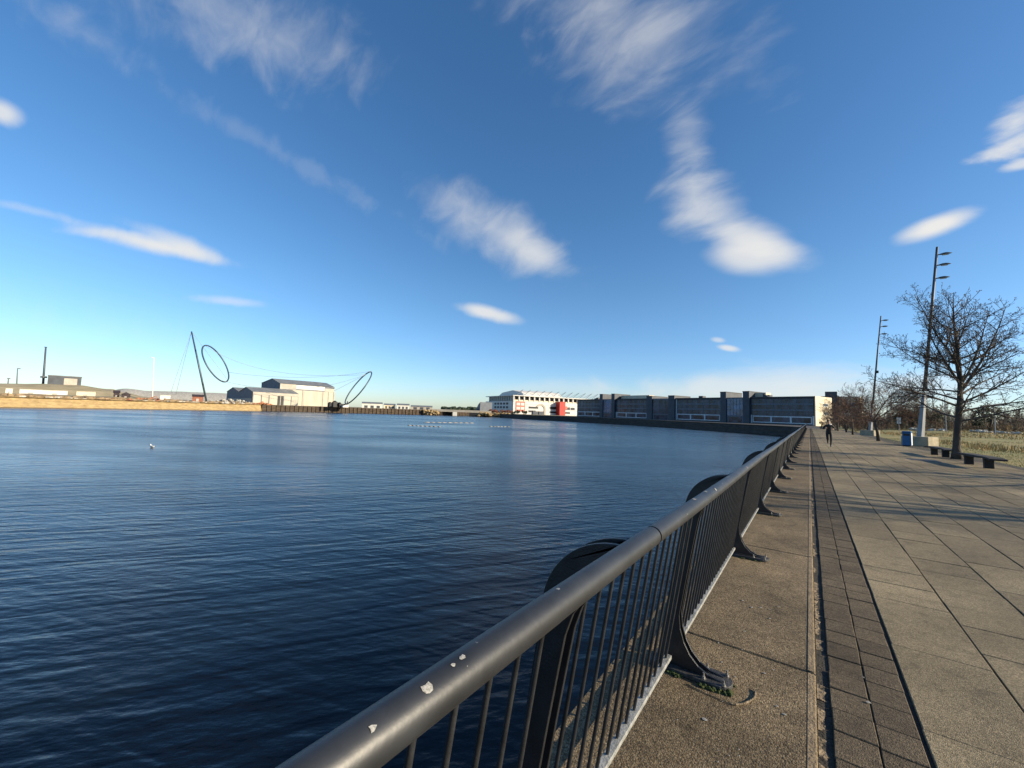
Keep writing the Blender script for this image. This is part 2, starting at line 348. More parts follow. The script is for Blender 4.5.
def tag(o, label, cat, group=None):
    o['label'] = label; o['category'] = cat
    if group: o['group'] = group
    return o
def thing(name, label, cat, loc=(0, 0, 0), rz=0, group=None):
    o = bpy.data.objects.new(name, None); COL.objects.link(o); o.location = loc; o.rotation_euler = (0, 0, rz); o.empty_display_size = .3
    return tag(o, label, cat, group)
def copy_tree(o, parent=None):
    c = o.copy(); COL.objects.link(c)
    if parent: c.parent = parent
    for ch in list(o.children): copy_tree(ch, c)
    return c

# ---------------------------------------------------------------- ground, water, quays
WZ = -2.6
MB().add([(-9000, -3000, WZ), (9000, -3000, WZ), (9000, 9000, WZ), (-9000, 9000, WZ)], [(0, 1, 2, 3)]).build('water', MT['water'], kind='structure')

QX = -1.06
quay_r = [(QX, -60), (QX, 126), (-4, 136), (-18, 150), (-40, 170), (-66, 188), (-106, 203), (-150, 215), (-186, 236), (-206, 300)]
shore_l = [(-206, -90), (-222, -35), (-234, 6), (-250, 36), (-262, 69), (-266, 105), (-260, 135), (-247, 175), (-233, 209), (-227, 226), (-244, 300)]
def poly(name, pts, z, m):
    bm = bmesh.new(); vs = [bm.verts.new((x, y, z)) for x, y in pts]
    es = [bm.edges.new((vs[i], vs[(i + 1) % len(vs)])) for i in range(len(vs))]
    bmesh.ops.triangle_fill(bm, edges=es, use_beauty=True, use_dissolve=False, normal=(0, 0, 1))
    for f in bm.faces:
        if f.normal.z < 0: f.normal_flip()
    me = bpy.data.meshes.new(name); bm.to_mesh(me); bm.free(); me.materials.append(m)
    o = bpy.data.objects.new(name, me); COL.objects.link(o); o['kind'] = 'structure'; return o
poly('ground', quay_r + [(-640, 1500), (-3000, 8500), (8500, 8500), (8500, -2500), (QX, -2500)], -.05, MT['land'])
poly('far_ground', list(reversed(shore_l)) + [(-206, -2500), (-8500, -2500), (-8500, 8500), (-3300, 8500), (-700, 1500)], 1.15, MT['land'])

poly('quay_shade_sheet', quay_r[1:8] + [(-150, 262), (-110, 262), (-40, 236), (4, 216), (14, 126)], -.035, MT['quayshade'])  # dark sheet: the office block's shade put into the ground colour

def wall_strip(name, pts, z0, z1, m, kind='structure', top=.0):
    mb = MB()
    for (x0, y0), (x1, y1) in zip(pts, pts[1:]):
        mb.add([(x0, y0, z0), (x1, y1, z0), (x1, y1, z1), (x0, y0, z1)], [(0, 1, 2, 3)])
    return mb.build(name, m, kind=kind)
wall_strip('quay_wall', quay_r, -6, -.05, MT['quay'])
# coping and fender band round the far end of the dock
mb = MB()
for (x0, y0), (x1, y1) in zip(quay_r[1:-1], quay_r[2:]):
    d = Vector((x1 - x0, y1 - y0, 0)).normalized(); n = Vector((d.y, -d.x, 0)); n = n if n.y < 0 else -n
    a, c = Vector((x0, y0, 0)), Vector((x1, y1, 0))
    for zz0, zz1, o in ((-.05, .22, .15), (-1.35, -1.1, .12)):
        mb.add([a + n * o + UP * zz0, c + n * o + UP * zz0, c + n * o + UP * zz1, a + n * o + UP * zz1, a - n * .5 + UP * zz1, c - n * .5 + UP * zz1], [(0, 1, 2, 3), (3, 2, 5, 4)])
mb.build('quay_coping', MT['farquay'], kind='structure')

# reed bank on the far left, dark timber quay further right
def bank(pts, name, m, z1, slope, kind='structure', rows=5):
    mb = MB(); P = []
    for (x0, y0), (x1, y1) in zip(pts, pts[1:]):
        n = max(2, int(math.hypot(x1 - x0, y1 - y0) / 1.6))
        P += [(x0 + (x1 - x0) * i / n, y0 + (y1 - y0) * i / n) for i in range(n)]
    P.append(pts[-1]); vs = []
    for (x, y) in P:
        for j in range(rows + 1):
            f = j / rows; nn = mnoise.noise(Vector((x * .16, y * .16, j * .7))) * .5 + mnoise.noise(Vector((x * .7, y * .7, j))) * .25
            vs.append((x + .6 - slope * f + nn * slope * .5, y, WZ - .3 + (z1 - WZ + .3) * f + nn * (.35 if j == rows else .15)))
    r = rows + 1
    fs = [(i * r + j, (i + 1) * r + j, (i + 1) * r + j + 1, i * r + j + 1) for i in range(len(P) - 1) for j in range(rows)]
    return mb.add(vs, fs).build(name, m, kind=kind)
bank(shore_l[:6], 'reed_bank', MT['bank'], 1.25, 1.8)
wall_strip('far_quay_wall', shore_l[5:], WZ - 1, 1.15, MT['farquay'])
mb = MB()
for (x0, y0), (x1, y1) in zip(shore_l[5:-1], shore_l[6:]):
    n = int(math.hypot(x1 - x0, y1 - y0) / 2.5)
    for i in range(n):
        x = x0 + (x1 - x0) * i / n; y = y0 + (y1 - y0) * i / n
        mb.box(x, y - .22, WZ - .5, x + .45, y + .22, 1.05 + R.uniform(-.15, .25))
mb.build('far_quay_fenders', MT['farquay'], kind='structure')

# ---------------------------------------------------------------- promenade
def slab(mb, x0, y0, x1, y1, z, ch=.006, deep=.03, jit=0., tilt=.0):
    j = lambda: R.uniform(-jit, jit)
    dz = R.uniform(-tilt, tilt)
    c = [(x0 + j(), y0 + j()), (x1 + j(), y0 + j()), (x1 + j(), y1 + j()), (x0 + j(), y1 + j())]
    cx, cy = (x0 + x1) / 2, (y0 + y1) / 2
    zs = [z + dz + R.uniform(-tilt, tilt) * .6 for _ in range(4)]
    top = [(x + (ch if x < cx else -ch), y + (ch if y < cy else -ch), zz) for (x, y), zz in zip(c, zs)]
    mid = [(x, y, zz - ch) for (x, y), zz in zip(c, zs)]
    low = [(x, y, z - deep) for x, y in c]
    fs = [(0, 1, 2, 3)]
    for o in (0, 4):
        for k in range(4): fs.append((o + k, o + 4 + k, o + 4 + (k + 1) % 4, o + (k + 1) % 4))
    mb.add(top + mid + low, fs)
YEND = 127
def edge_x(y): return 6.4 if y < 31 else (6.4 - (y - 31) * .1 if y < 41 else 5.4)
MB().add([(QX + .02, -8, -.014), (7.2, -8, -.014), (7.2, YEND, -.014), (QX + .02, YEND, -.014)], [(0, 1, 2, 3)]).build('paving_bed', MT['joint'], kind='structure')
mb = MB(); y = 3.33 - 2.74 * 4
while y < YEND:
    slab(mb, QX, y + .008, .008, y + 2.732, 0, .008, .25, .001, .0015); y += 2.74
mb.build('coping_slabs', MT['coping'], kind='structure')
mb = MB(); y = 3.33 - 2.74 * 4                       # trowelled margin along the inner edge of each coping slab
while y < YEND:
    mb.add([(-.032, y + .016, .0025), (.0, y + .016, .0025), (.0, y + 2.724, .0025), (-.032, y + 2.724, .0025)], [(0, 1, 2, 3)]); y += 2.74
mb.build('coping_margin', MT['margin'], kind='structure')
mb = MB(); y = -7.
while y < 40:                                        # crumbling mortar fillet
    l = R.uniform(.05, .22); w = R.uniform(.02, .05)
    if R.random() < .5:
        n = 5; vs = []
        for k in range(n + 1):
            yy = y + l * k / n; vs += [(.012, yy, R.uniform(-.012, -.004)), (.012 + w * R.uniform(.5, 1.1), yy, R.uniform(-.02, -.01)), (.014 + w * 1.1, yy, -.02)]
        mb.add(vs, [(k * 3 + a, k * 3 + a + 1, k * 3 + a + 4, k * 3 + a + 3) for k in range(n) for a in (0, 1)])
    y += l * .98
mb.build('mortar_fillet', MT['rubble'], kind='structure')
mb = MB()
for c in range(2):
    x0 = .074 + c * .183; y = -7 + c * .07
    while y < YEND:
        l = R.uniform(.2, .225); slab(mb, x0 + .001, y + .0025, x0 + .178, y + l - .0025, -.002, .004, .03, .003, .003); y += l
mb.build('brick_strip', MT['brick'], kind='structure')
mb = MB()
for c in range(13):
    x0 = .452 + c * .503; y = -7.03 + (.26 if c % 2 else 0)
    while y < YEND:
        l = .508 if R.random() < .72 else 1.016
        x1 = min(x0 + .503, edge_x(y) + .25)
        if x1 - x0 > .1: slab(mb, x0 + .005, y + .0025, x1 - .005, y + l - .0025, 0, .004, .03, .003, .0028)
        y += l
mb.build('promenade_paving', MT['paving'], kind='structure')
# droppings and chewing gum trodden on to the paving
mb = MB()
def splat(mb, x, y, z, r, asp=1.):
    n = 7; a0 = R.random() * 6; vs = [(x, y, z + .0015)]
    for k in range(n):
        a = a0 + 2 * math.pi * k / n; q = r * R.uniform(.6, 1.2); vs.append((x + q * math.cos(a) * asp, y + q * math.sin(a), z))
    mb.add(vs, [(0, 1 + k, 1 + (k + 1) % n) for k in range(n)])
for _ in range(130):
    yy = 2.2 + R.random() ** 2 * 28; xx = R.choice([R.uniform(-.65, 0), R.uniform(-.5, 0), R.uniform(.1, 4.5)])
    splat(mb, xx, yy, .0045, R.uniform(.003, .009), R.uniform(.6, 1.5))
for px, py in ((-.47, 2.45), (-.42, 4.1), (-.36, 4.15), (-.28, 3.98), (-.5, 4.2), (.25, 3.2)):
    splat(mb, px, py, .0045, R.uniform(.009, .015))
mb.build('gum_spots', MT['dropping'], kind='stuff')

# ---------------------------------------------------------------- railing (one thing: posts, handrail lengths, bottom rails, bars)
railing = thing('railing', 'long black raking railing with tube handrail along the dock edge', 'railing', (-.6, 2.8, 0))
inv = Matrix.Translation((.6, -2.8, 0))
def part(mb, name, m, parent=railing, **k):
    mb.v = [(x + .6, y - 2.8, z) for x, y, z in mb.v]; return mb.build(name, m, parent, **k)
RC = (-.391, 1.238); RR_ = .0275
def arc(cx, cz, r, a0, a1, n): return [(cx + r * math.cos(rad(a0 + (a1 - a0) * i / n)), cz + r * math.sin(rad(a0 + (a1 - a0) * i / n))) for i in range(n + 1)]
outline = [(-.435, .032)] + [(-.52, .042), (-.575, .07), (-.625, .12), (-.66, .185), (-.682, .26), (-.688, .34)] + [(-.66, .50), (-.628, .68), (-.592, .87), (-.573, .965), (-.55, 1.03), (-.505, 1.095), (-.445, 1.145), (-.40, 1.19)]
outline += arc(RC[0], RC[1], RR_ - .003, 245, 118, 6)
outline += arc(-.412, 1.01, .243, 88, 178, 14)
outline += [(-.66, .96), (-.672, .90), (-.69, .78), (-.712, .62), (-.742, .44), (-.775, .25), (-.80, .11), (-.825, .032)]
post_y = [-3.3, -.6, 1.1] + [2.83 + 2.715 * k for k in range(46)]
post_mesh = plate_mesh = bolt_mesh = None
for i, y in enumerate(post_y):
    if post_mesh is None:
        mb = MB()
        for s_ in (-1, 1):
            mb.prism(outline, lambda x, z, s_=s_: (x + .6, s_ * .030 - .007, z), lambda x, z, s_=s_: (x + .6, s_ * .030 + .007, z))
        mb.tube([(-.665 + .6, -.03, .72), (-.665 + .6, .03, .72)], .012, 8).tube([(-.715 + .6, -.03, .42), (-.715 + .6, .03, .42)], .012, 8)
        p = mb.build('post', MT['post'], railing, bevel=.002); post_mesh = p.data
        mb = MB(); st = arc(-.475, 0, .085, -90, 90, 10); pts = [(-.87, -.085)] + st + [(-.87, .085)]
        mb.prism(pts, lambda x, w: (x + .6, w, .004), lambda x, w: (x + .6, w, .028))
        b1 = mb.build('base_plate', MT['plate'], p, bevel=.003); plate_mesh = b1.data
        mb = MB()
        mb.lathe((0, 0, 0), [(.015, 0), (.015, .003), (.010, .0035), (.010, .013), (.0055, .0135), (.0055, .032)], 6)
        bt = mb.build('bolt', MT['bolt'], b1); bolt_mesh = bt.data; bt.location = (.17, -.058, .028)
        rest = [(.06, -.058), (.17, .058), (.06, .058)]
    else:
        p = bpy.data.objects.new('post', post_mesh); COL.objects.link(p); p.parent = railing
        b1 = bpy.data.objects.new('base_plate', plate_mesh); COL.objects.link(b1); b1.parent = p
        rest = [(.17, -.058), (.06, -.058), (.17, .058), (.06, .058)] if 0 <= i < 9 else []
        for q, w in ((p, .002), (b1, .003)):
            if i < 12:
                bm_ = q.modifiers.new('bevel', 'BEVEL'); bm_.width = w; bm_.segments = 2; bm_.limit_method = 'ANGLE'; bm_.angle_limit = rad(40)
    for (bx, by) in rest:
        bt = bpy.data.objects.new('bolt', bolt_mesh); COL.objects.link(bt); bt.parent = b1; bt.location = (bx, by, .028)
    p.location = (0, y - 2.8, 0)
def rail_hit(px, py):
    q = ray(px, py); dx, dz = q.x, q.z; ox, oz = -RC[0], EYE - RC[1]
    a = dx * dx + dz * dz; b_ = 2 * (ox * dx + oz * dz); c = ox * ox + oz * oz - RR_ * RR_; D_ = max(0, b_ * b_ - 4 * a * c)
    t_ = (-b_ - math.sqrt(D_)) / (2 * a); return q.y * t_, math.degrees(math.atan2(oz + dz * t_, ox + dx * t_))
DROPS = [(*rail_hit(px, py), r) for px, py, r in ((427, 690, .0085), (462, 659, .005), (453, 667, .004), (372.5, 730, .005), (568.5, 594, .008), (613, 558, .004), (646.5, 547, .008), (651, 549, .008), (639, 545, .003), (539, 635, .005), (550, 628, .003), (594, 570, .002), (600, 590, .002), (684, 528, .006), (690, 521, .004), (699, 513, .005))]
# handrail: lengths butted at seams, each with an end collar
seams = [-3.6, 1.26] + [1.26 + 8.145 * k for k in range(1, 16)]; seams[-1] = 126.5
seams = [s_ for s_ in seams if s_ <= 126.5]
for k, (y0, y1) in enumerate(zip(seams, seams[1:])):
    n = max(2, int((y1 - y0) / .4)); pts = []; ddx = 0
    for i in range(n + 1):
        yy = y0 + .005 + (y1 - y0 - .010) * i / n
        pts.append((RC[0] + .003 * math.sin(yy * .9), yy, RC[1] + .0025 * math.sin(yy * 1.7)))
    mb = MB(); mb.tube(pts, RR_, 28 if k < 3 else 14)
    hr = part(mb, 'handrail', MT['rail'], smooth='auto')
    MARKS = DROPS if k == 0 else ([(y0 + R.uniform(.05, 8), R.uniform(5, 110), R.choice((.004, .005, .007, .011))) for _ in range(34)] if k == 1 else [])
    mb = MB(); mb.tube([(RC[0] + .003 * math.sin(y1 * .9), y1 - .02, RC[1]), (RC[0], y1 + .02, RC[1])], RR_ - .004, 20); part(mb, 'sleeve', MT['dark'], hr)
    if MARKS:
        for (yy, an, r) in MARKS:
            mb = MB(); n = 8; q = math.radians(an)
            c = Vector((RC[0] + (RR_ + .0012) * math.cos(q), yy, RC[1] + .002 + (RR_ + .0012) * math.sin(q))); tx = Vector((-math.sin(q), 0, math.cos(q))); nn = Vector((math.cos(q), 0, math.sin(q)))
            vs = [c - nn * .0002]
            for a in range(n):
                rr = .85 * r * R.uniform(.55, 1.2); o = 2 * math.pi * a / n; u = rr * math.cos(o)
                q2 = q + u / RR_; cc = Vector((RC[0] + (RR_ + .0006) * math.cos(q2), yy + rr * 1.1 * math.sin(o), RC[1] + .002 + (RR_ + .0006) * math.sin(q2))); vs.append(cc)
            mb.add(vs, [(0, 1 + a, 1 + (a + 1) % n) for a in range(n)]); part(mb, 'dropping', MT['dropping'], hr)
BT = (-.587, 1.03); BB = (-.741, .105)
bars = []
for y0, y1 in zip(post_y, post_y[1:]):
    mb = MB()
    a, c = y0 + .075, y1 - .075
    mb.prism([(-.022, -.013), (.022, -.013), (.022, .013), (.016, .013), (.014, -.006), (-.014, -.006), (-.016, .013), (-.022, .013)][::-1] if False else [(-.02, -.011), (.02, -.011), (.02, .011), (-.02, .011)],
             lambda u, w: (BB[0] + u, a, BB[1] - .015 + w + u * .0), lambda u, w: (BB[0] + u, c, BB[1] - .015 + w))
    part(mb, 'bottom_rail', MT['channel'], bevel=.003)
    mb = MB(); mb.prism([(-.02, -.012), (.02, -.012), (.02, .012), (-.02, .012)], lambda u, w: (BT[0] + u, a, BT[1] + w), lambda u, w: (BT[0] + u, c, BT[1] + w)); part(mb, 'top_rail', MT['bar'])
    n = max(6, int(round((c - a) / .112)))
    bars += [a + (c - a) * (i + .5) / n for i in range(n)]
def bar(mb, y, n=8):
    mb.tube([(BB[0] - .002, y, BB[1]), ((BB[0] + BT[0]) / 2, y, (BB[1] + BT[1]) / 2), (BT[0], y, BT[1])], .0078, n, caps=False)
bars = [y for y in bars if y > -1.2]
near = [y for y in bars if y > .35][:100]
for y in near:
    mb = MB(); bar(mb, y); part(mb, 'bar', MT['bar'], smooth=True)
mb = MB()
for y in bars:
    if y not in near: bar(mb, y, 5)
o = part(mb, 'bars', MT['bar'], smooth=True, kind='stuff')

# moss round the nearest foot, and the pale sealant ring peeling beside it
mb = MB()
for q in range(26):                               # irregular clumps, thickest on the shaded near side
    a = R.uniform(rad(-110), rad(80)); 
    if q < 17: cx_, cy_ = R.uniform(-.79, -.45), -R.uniform(.086, .10)
    elif q < 22: cx_, cy_ = -.475 + .095 * math.cos(a), .095 * math.sin(a)
    else: cx_, cy_ = R.uniform(-.60, -.5), R.uniform(.085, .105)
    sz = R.choice((.5, .7, 1, 1.5))
    for k in range(int(9 * sz)):
        mb.blob((cx_ + R.gauss(0, .016) * sz, 2.83 + cy_ + R.gauss(0, .007) * sz, .002 + .008 * sz * R.random()), R.uniform(.004, .011) * (.6 + .4 * sz), 1, 1, .9, .35, 6, 4)
for yy in (5.545, 8.26, 10.97):
    for k in range(30): mb.blob((R.uniform(-.8, -.42), yy + R.choice((-1, 1)) * R.uniform(.085, .105), .005), R.uniform(.005, .012), 1, 1, .8, .3, 5, 4)
mb.build('moss', MT['moss'], kind='stuff')
mb = MB(); pts = []
for i in range(15):
    a = rad(-75 + 105 * i / 14); pts.append((-.435 + .155 * math.cos(a) + .01 * math.sin(3 * a), 2.815 + .15 * math.sin(a) * 1.05, .006))
pts = [(-.62, 2.685, .005), (-.52, 2.672, .005)] + pts[1:]
mb.tube(pts, [.003] * 3 + [.0055] * (len(pts) - 4) + [.003], 6)
tag(mb.build('sealant_strip', MT['rubble'], smooth=True), 'thin pale sealant strip curling round the nearest railing foot', 'strip')

# ---------------------------------------------------------------- trees
def branch(mb, p, d, L, r, lev, P, rr, tips):
    n = P['seg'][lev]; pts = [p.copy()]; rs = [r]; d = d.normalized()
    for i in range(n):
        j = P['wob'][lev]
        d = (d + Vector((rr.uniform(-j, j), rr.uniform(-j, j), rr.uniform(-j, j) + P['lift'][lev]))).normalized()
        p = p + d * (L / n); pts.append(p.copy()); rs.append(max(P['rmin'], r * (1 - (i + 1) / n * P['taper'][lev])))
    mb.tube(pts, rs, P['sides'][lev], caps=False)
    if lev + 1 < len(P['num']) + 0 and lev < P['levels']:
        k = P['num'][lev]; k = max(1, int(k * min(1.15, L / P['ref'][lev]) + rr.random()))
        for c in range(k):
            f = P['start'][lev] + (1 - P['start'][lev]) * (c + rr.random()) / k
            i = min(n - 1, int(f * n)); t_ = f * n - i; q = pts[i].lerp(pts[i + 1], t_); ax = (pts[i + 1] - pts[i]).normalized()
            s_ = ax.orthogonal().normalized(); s_.rotate(Matrix.Rotation(rr.uniform(0, 6.283), 3, ax))
            ang = P['ang'][lev] * rr.uniform(.75, 1.25)
            dd = ax * math.cos(ang) + s_ * math.sin(ang); dd.z += P['up'][lev]
            ll = L * P['ratio'][lev] * (1 - .55 * f) * rr.uniform(.7, 1.3)
            branch(mb, q, dd, ll, max(P['rmin'], rs[i] * .55), lev + 1, P, rr, tips)
    if lev >= P['levels'] - 1: tips.append((pts, lev))

def leader_tree(name, label, x, y, H, seed, lean=(0, 0), mt='bark', mtw='twig', width=.46, nb=40, first=.2, group=None, dens=1., z=0, cones=True, r0=None):
    rr = random.Random(seed); root = thing(name, label, 'tree', (x, y, z), 0, group)
    tr = MB(); pts = []; rs = []; r0 = r0 or H * .021
    for i in range(15):
        f = i / 14; pts.append(Vector((lean[0] * f * H + .012 * H * math.sin(f * 7 + seed), lean[1] * f * H + .012 * H * math.cos(f * 5 + seed), f * H * .97 - .05))); rs.append(r0 * (1 - f) ** .85 + .008 + (r0 * .5 * max(0, 1 - f * 16)))
    tr.tube(pts, rs, 12); tr.build('trunk', MT[mt], root, smooth=True)
    cr = MB(); tips = []
    P = dict(levels=3, seg=(5, 4, 3, 2), wob=(.10, .16, .2, .2), lift=(.02, .02, .03, .03), rmin=.0055, taper=(.85, .85, .8, .6), sides=(6, 4, 3, 3), num=(15 * dens, 9 * dens, 4.6 * dens, 0), ref=(3.4, 1.3, .55, 1), start=(.22, .15, .2, 0), ang=(.85, .8, .75, .6), up=(.08, .05, .05, 0), ratio=(.42, .46, .5, .4))
    def scaffold(q, a, el, L, r):
        branch(cr, q, Vector((math.cos(a) * math.cos(el), math.sin(a) * math.cos(el), math.sin(el))), L, r, 0, P, rr, tips)
    for i in range(nb):
        f = first + (.94 - first) * (i + rr.random() * .8) / nb; g_ = (f - first) / (1 - first)
        k = min(13, int(f * 14)); q = pts[k].lerp(pts[k + 1], f * 14 - k)
        scaffold(q, i * 2.4 + rr.uniform(-.5, .5), rad(8 + 46 * g_) + rr.uniform(-.12, .2), H * width * (.16 + .84 * (1 - g_) ** .75) * rr.uniform(.72, 1.05), rs[k] * .4 + .006)
    for i in range(5):                                   # several upright leaders share the top of the crown
        f = rr.uniform(.38, .6); k = int(f * 14); q = pts[k].lerp(pts[k + 1], f * 14 - k)
        scaffold(q, i * 1.256 + .4 + rr.uniform(-.3, .3), rad(rr.uniform(54, 70)), H * rr.uniform(.42, .5), rs[k] * .62)
    if cones:
        for pts_, lev in tips:
            if lev == 3 and rr.random() < .55:
                q = pts_[-1]; cr.blob(q, rr.uniform(.010, .021), 1, 1, 1.2, .1, 4, 3, rr)
    cr.build('crown', MT[mtw], root)
    return root
def fork_tree(name, label, x, y, H, seed, nf=4, fork=.28, spread=.75, mt='bark', mtw='redtwig', group=None, z=0, dens=1., lean=0., r0=None, cat='tree'):
    rr = random.Random(seed); root = thing(name, label, cat, (x, y, z), 0, group)
    tr = MB(); r0 = r0 or H * .022
    top = Vector((lean * H, 0, H * fork)); pts = [Vector((0, 0, -.05)), Vector((lean * H * .2, 0, H * fork * .4)), top]
    tr.tube(pts, [r0 * 1.35, r0, r0 * .9], 10); tr.build('trunk', MT[mt], root, smooth=True)
    cr = MB(); tips = []
    P = dict(levels=3, seg=(6, 5, 4, 3), wob=(.16, .2, .22, .2), lift=(.02, .0, .03, .05), rmin=.006 + H * .0004, taper=(.8, .85, .8, .6), sides=(6, 4, 3, 3), num=(13 * dens, 9 * dens, 5 * dens, 0), ref=(H * .6, H * .3, H * .13, 1), start=(.25, .1, .1, 0), ang=(.8, .75, .7, .6), up=(.05, .03, .05, 0), ratio=(.62, .58, .55, .4))
    for i in range(nf):
        a = i * 6.283 / nf + rr.uniform(-.4, .4); el = rad(90) - spread * rr.uniform(.55, 1.1)
        d = Vector((math.cos(a) * math.cos(el), math.sin(a) * math.cos(el), math.sin(el)))
        branch(cr, top - Vector((0, 0, rr.uniform(0, .06) * H)), d, H * rr.uniform(.6, .78), r0 * .5, 0, P, rr, tips)
    cr.build('crown', MT[mtw], root)
    return root
leader_tree('tree', 'large bare alder tree with dark trunk beside the two benches', 5.95, 29.3, 8.7, 11, (.012, 0), nb=36, width=.5, first=.22, dens=1.0, r0=.15)
fork_tree('tree', 'small bare tree with reddish spreading crown left of the blue bin', 5.3, 52, 5.8, 5, 7, .36, 1.12, dens=1.1, lean=-.05, r0=.12)
fork_tree('tree', 'slim bare reddish tree between the further mast and the office end wall', 5.0, 76, 5.6, 23, 5, .32, .95, dens=.72, r0=.1)
fork_tree('tree', 'tiny far bare tree nearest the jogger at the promenade end', 4.6, 104, 6.0, 31, 5, .3, .9, dens=.72, r0=.1)
fork_tree('tree', 'thin far bare tree second along from the jogger', 5.2, 92, 5.6, 37, 5, .3, .9, dens=.72, r0=.1)
# trees standing back on the grass, out of the frame to the right; their shade falls on the paving
leader_tree('tree', 'bare tree on the grass right of the promenade, casting the farther long shadow', 14.3, 23.1, 11, 41, nb=26, dens=.6, cones=False)
leader_tree('tree', 'bare tree on the grass right of the promenade, casting the nearer shadow', 17.0, 16.0, 9.5, 43, nb=18, dens=.5, cones=False)

# ---------------------------------------------------------------- field to the right
mb = MB(); xs = [5.2 + (i / 46) ** 1.7 * 420 for i in range(47)]; ys = [-40 + (j / 60) ** 1.35 * 560 for j in range(61)]
def fz(x, y):
    d = math.hypot(x, y); e = max(0, min(1, (x - edge_x(y) - .2) / 3))
    b_ = mnoise.noise(Vector((x * .06, y * .06, 0))) * .35 + mnoise.noise(Vector((x * .25, y * .25, 3))) * .12
    return -.04 + e * (.05 + b_ * min(1, max(0, x - 8) / 12) + min(1, d / 160) * .75 * min(1, max(0, x - 8) / 20))
vs = []
for y in ys:
    for i, x in enumerate(xs):
        xx = max(x, edge_x(y) + .1) if i == 0 else max(x, edge_x(y) + .1 + i * .05)
        vs.append((xx, y, fz(xx, y)))
n = len(xs)
mb.add(vs, [(j * n + i, j * n + i + 1, (j + 1) * n + i + 1, (j + 1) * n + i) for j in range(len(ys) - 1) for i in range(n - 1)])
mb.build('field', MT['field'], smooth=True, kind='structure')
def blades(name, cnt, fn, hfn, m, w=.02):
    mb = MB()
    for _ in range(cnt):
        x, y = fn(); z = fz(x, y) - .02; h = hfn(x, y)
        if h <= 0: continue
        a = R.random() * 6.283; lx = R.uniform(-.35, .35) * h; ly = R.uniform(-.35, .35) * h; ww = w * (1 + math.hypot(x, y) / 40)
        mb.add([(x - ww * math.cos(a), y - ww * math.sin(a), z), (x + ww * math.cos(a), y + ww * math.sin(a), z), (x + lx, y + ly, z + h)], [(0, 1, 2)])
    return mb.build(name, m, kind='stuff')
def fr():
    d = 30 + R.random() ** 1.3 * 130; a = rad(R.uniform(3.5, 30)); return d * math.sin(a), d * math.cos(a)
def hf(x, y):
    if x < edge_x(y) + 4 or math.hypot(x, y) < 42: return 0
    k = mnoise.noise(Vector((x * .09, y * .05, 9)))
    return R.uniform(.15, .42) * (1 if k > .02 else .2)
blades('dry_grass', 26000, fr, hf, MT['straw'], .012)
def fr2():
    y = 20 + R.random() ** 1.5 * 45; return edge_x(y) + .05 + R.random() * 7, y
blades('turf', 16000, fr2, lambda x, y: R.uniform(.03, .09), MT['turf'], .008)

# wood at the far side of the field (reads as one mass)
def wood(name, spots, m, seed, dens=.6):
    rr = random.Random(seed); mb = MB()
    for x, y, H in spots:
        z = fz(x, y) - .2; base = Vector((x, y, z)); top = base + Vector((rr.uniform(-.4, .4), rr.uniform(-.4, .4), H))
        mb.tube([base, base.lerp(top, .5), top], [H * .013, H * .009, .02], 4, caps=False)
        for k in range(int(16 * dens + 8)):
            f = rr.uniform(.12, .97); q = base.lerp(top, f); a = rr.random() * 6.283; L = H * .34 * (1.15 - f) * rr.uniform(.6, 1.2); el = rad(rr.uniform(25, 65))
            e = q + Vector((math.cos(a) * math.cos(el), math.sin(a) * math.cos(el), math.sin(el))) * L
            mb.tube([q, e], [.05, .02], 3, caps=False)
            for j in range(6):
                f2 = rr.uniform(.25, 1); q2 = q.lerp(e, f2); v = Vector((rr.uniform(-1, 1), rr.uniform(-1, 1), rr.uniform(-.1, 1.2))).normalized() * L * rr.uniform(.25, .5)
                mb.tube([q2, q2 + v], [.028, .016], 3, caps=False)
    return mb.build(name, m, kind='stuff')
sp = []
rw = random.Random(3)
for k in range(330):
    px = rw.uniform(842, 1090); D = rw.uniform(150, 215); x, y = at(px, D)
    H = (5.4 if px < 890 else 8.2 if px < 965 else 6.0) * rw.uniform(.6, 1.08)
    if 975 < px < 1000: H *= .75
    sp.append((x, y, H))
wood('woodland', sp, MT['greytwig'], 5, .8)
sp = []
for k in range(520):
    px = rw.uniform(842, 1090); D = rw.uniform(140, 200); x, y = at(px, D); sp.append((x, y, rw.uniform(1.2, 3.4)))
wood('undergrowth', sp, MT['scrub'], 6, .5)
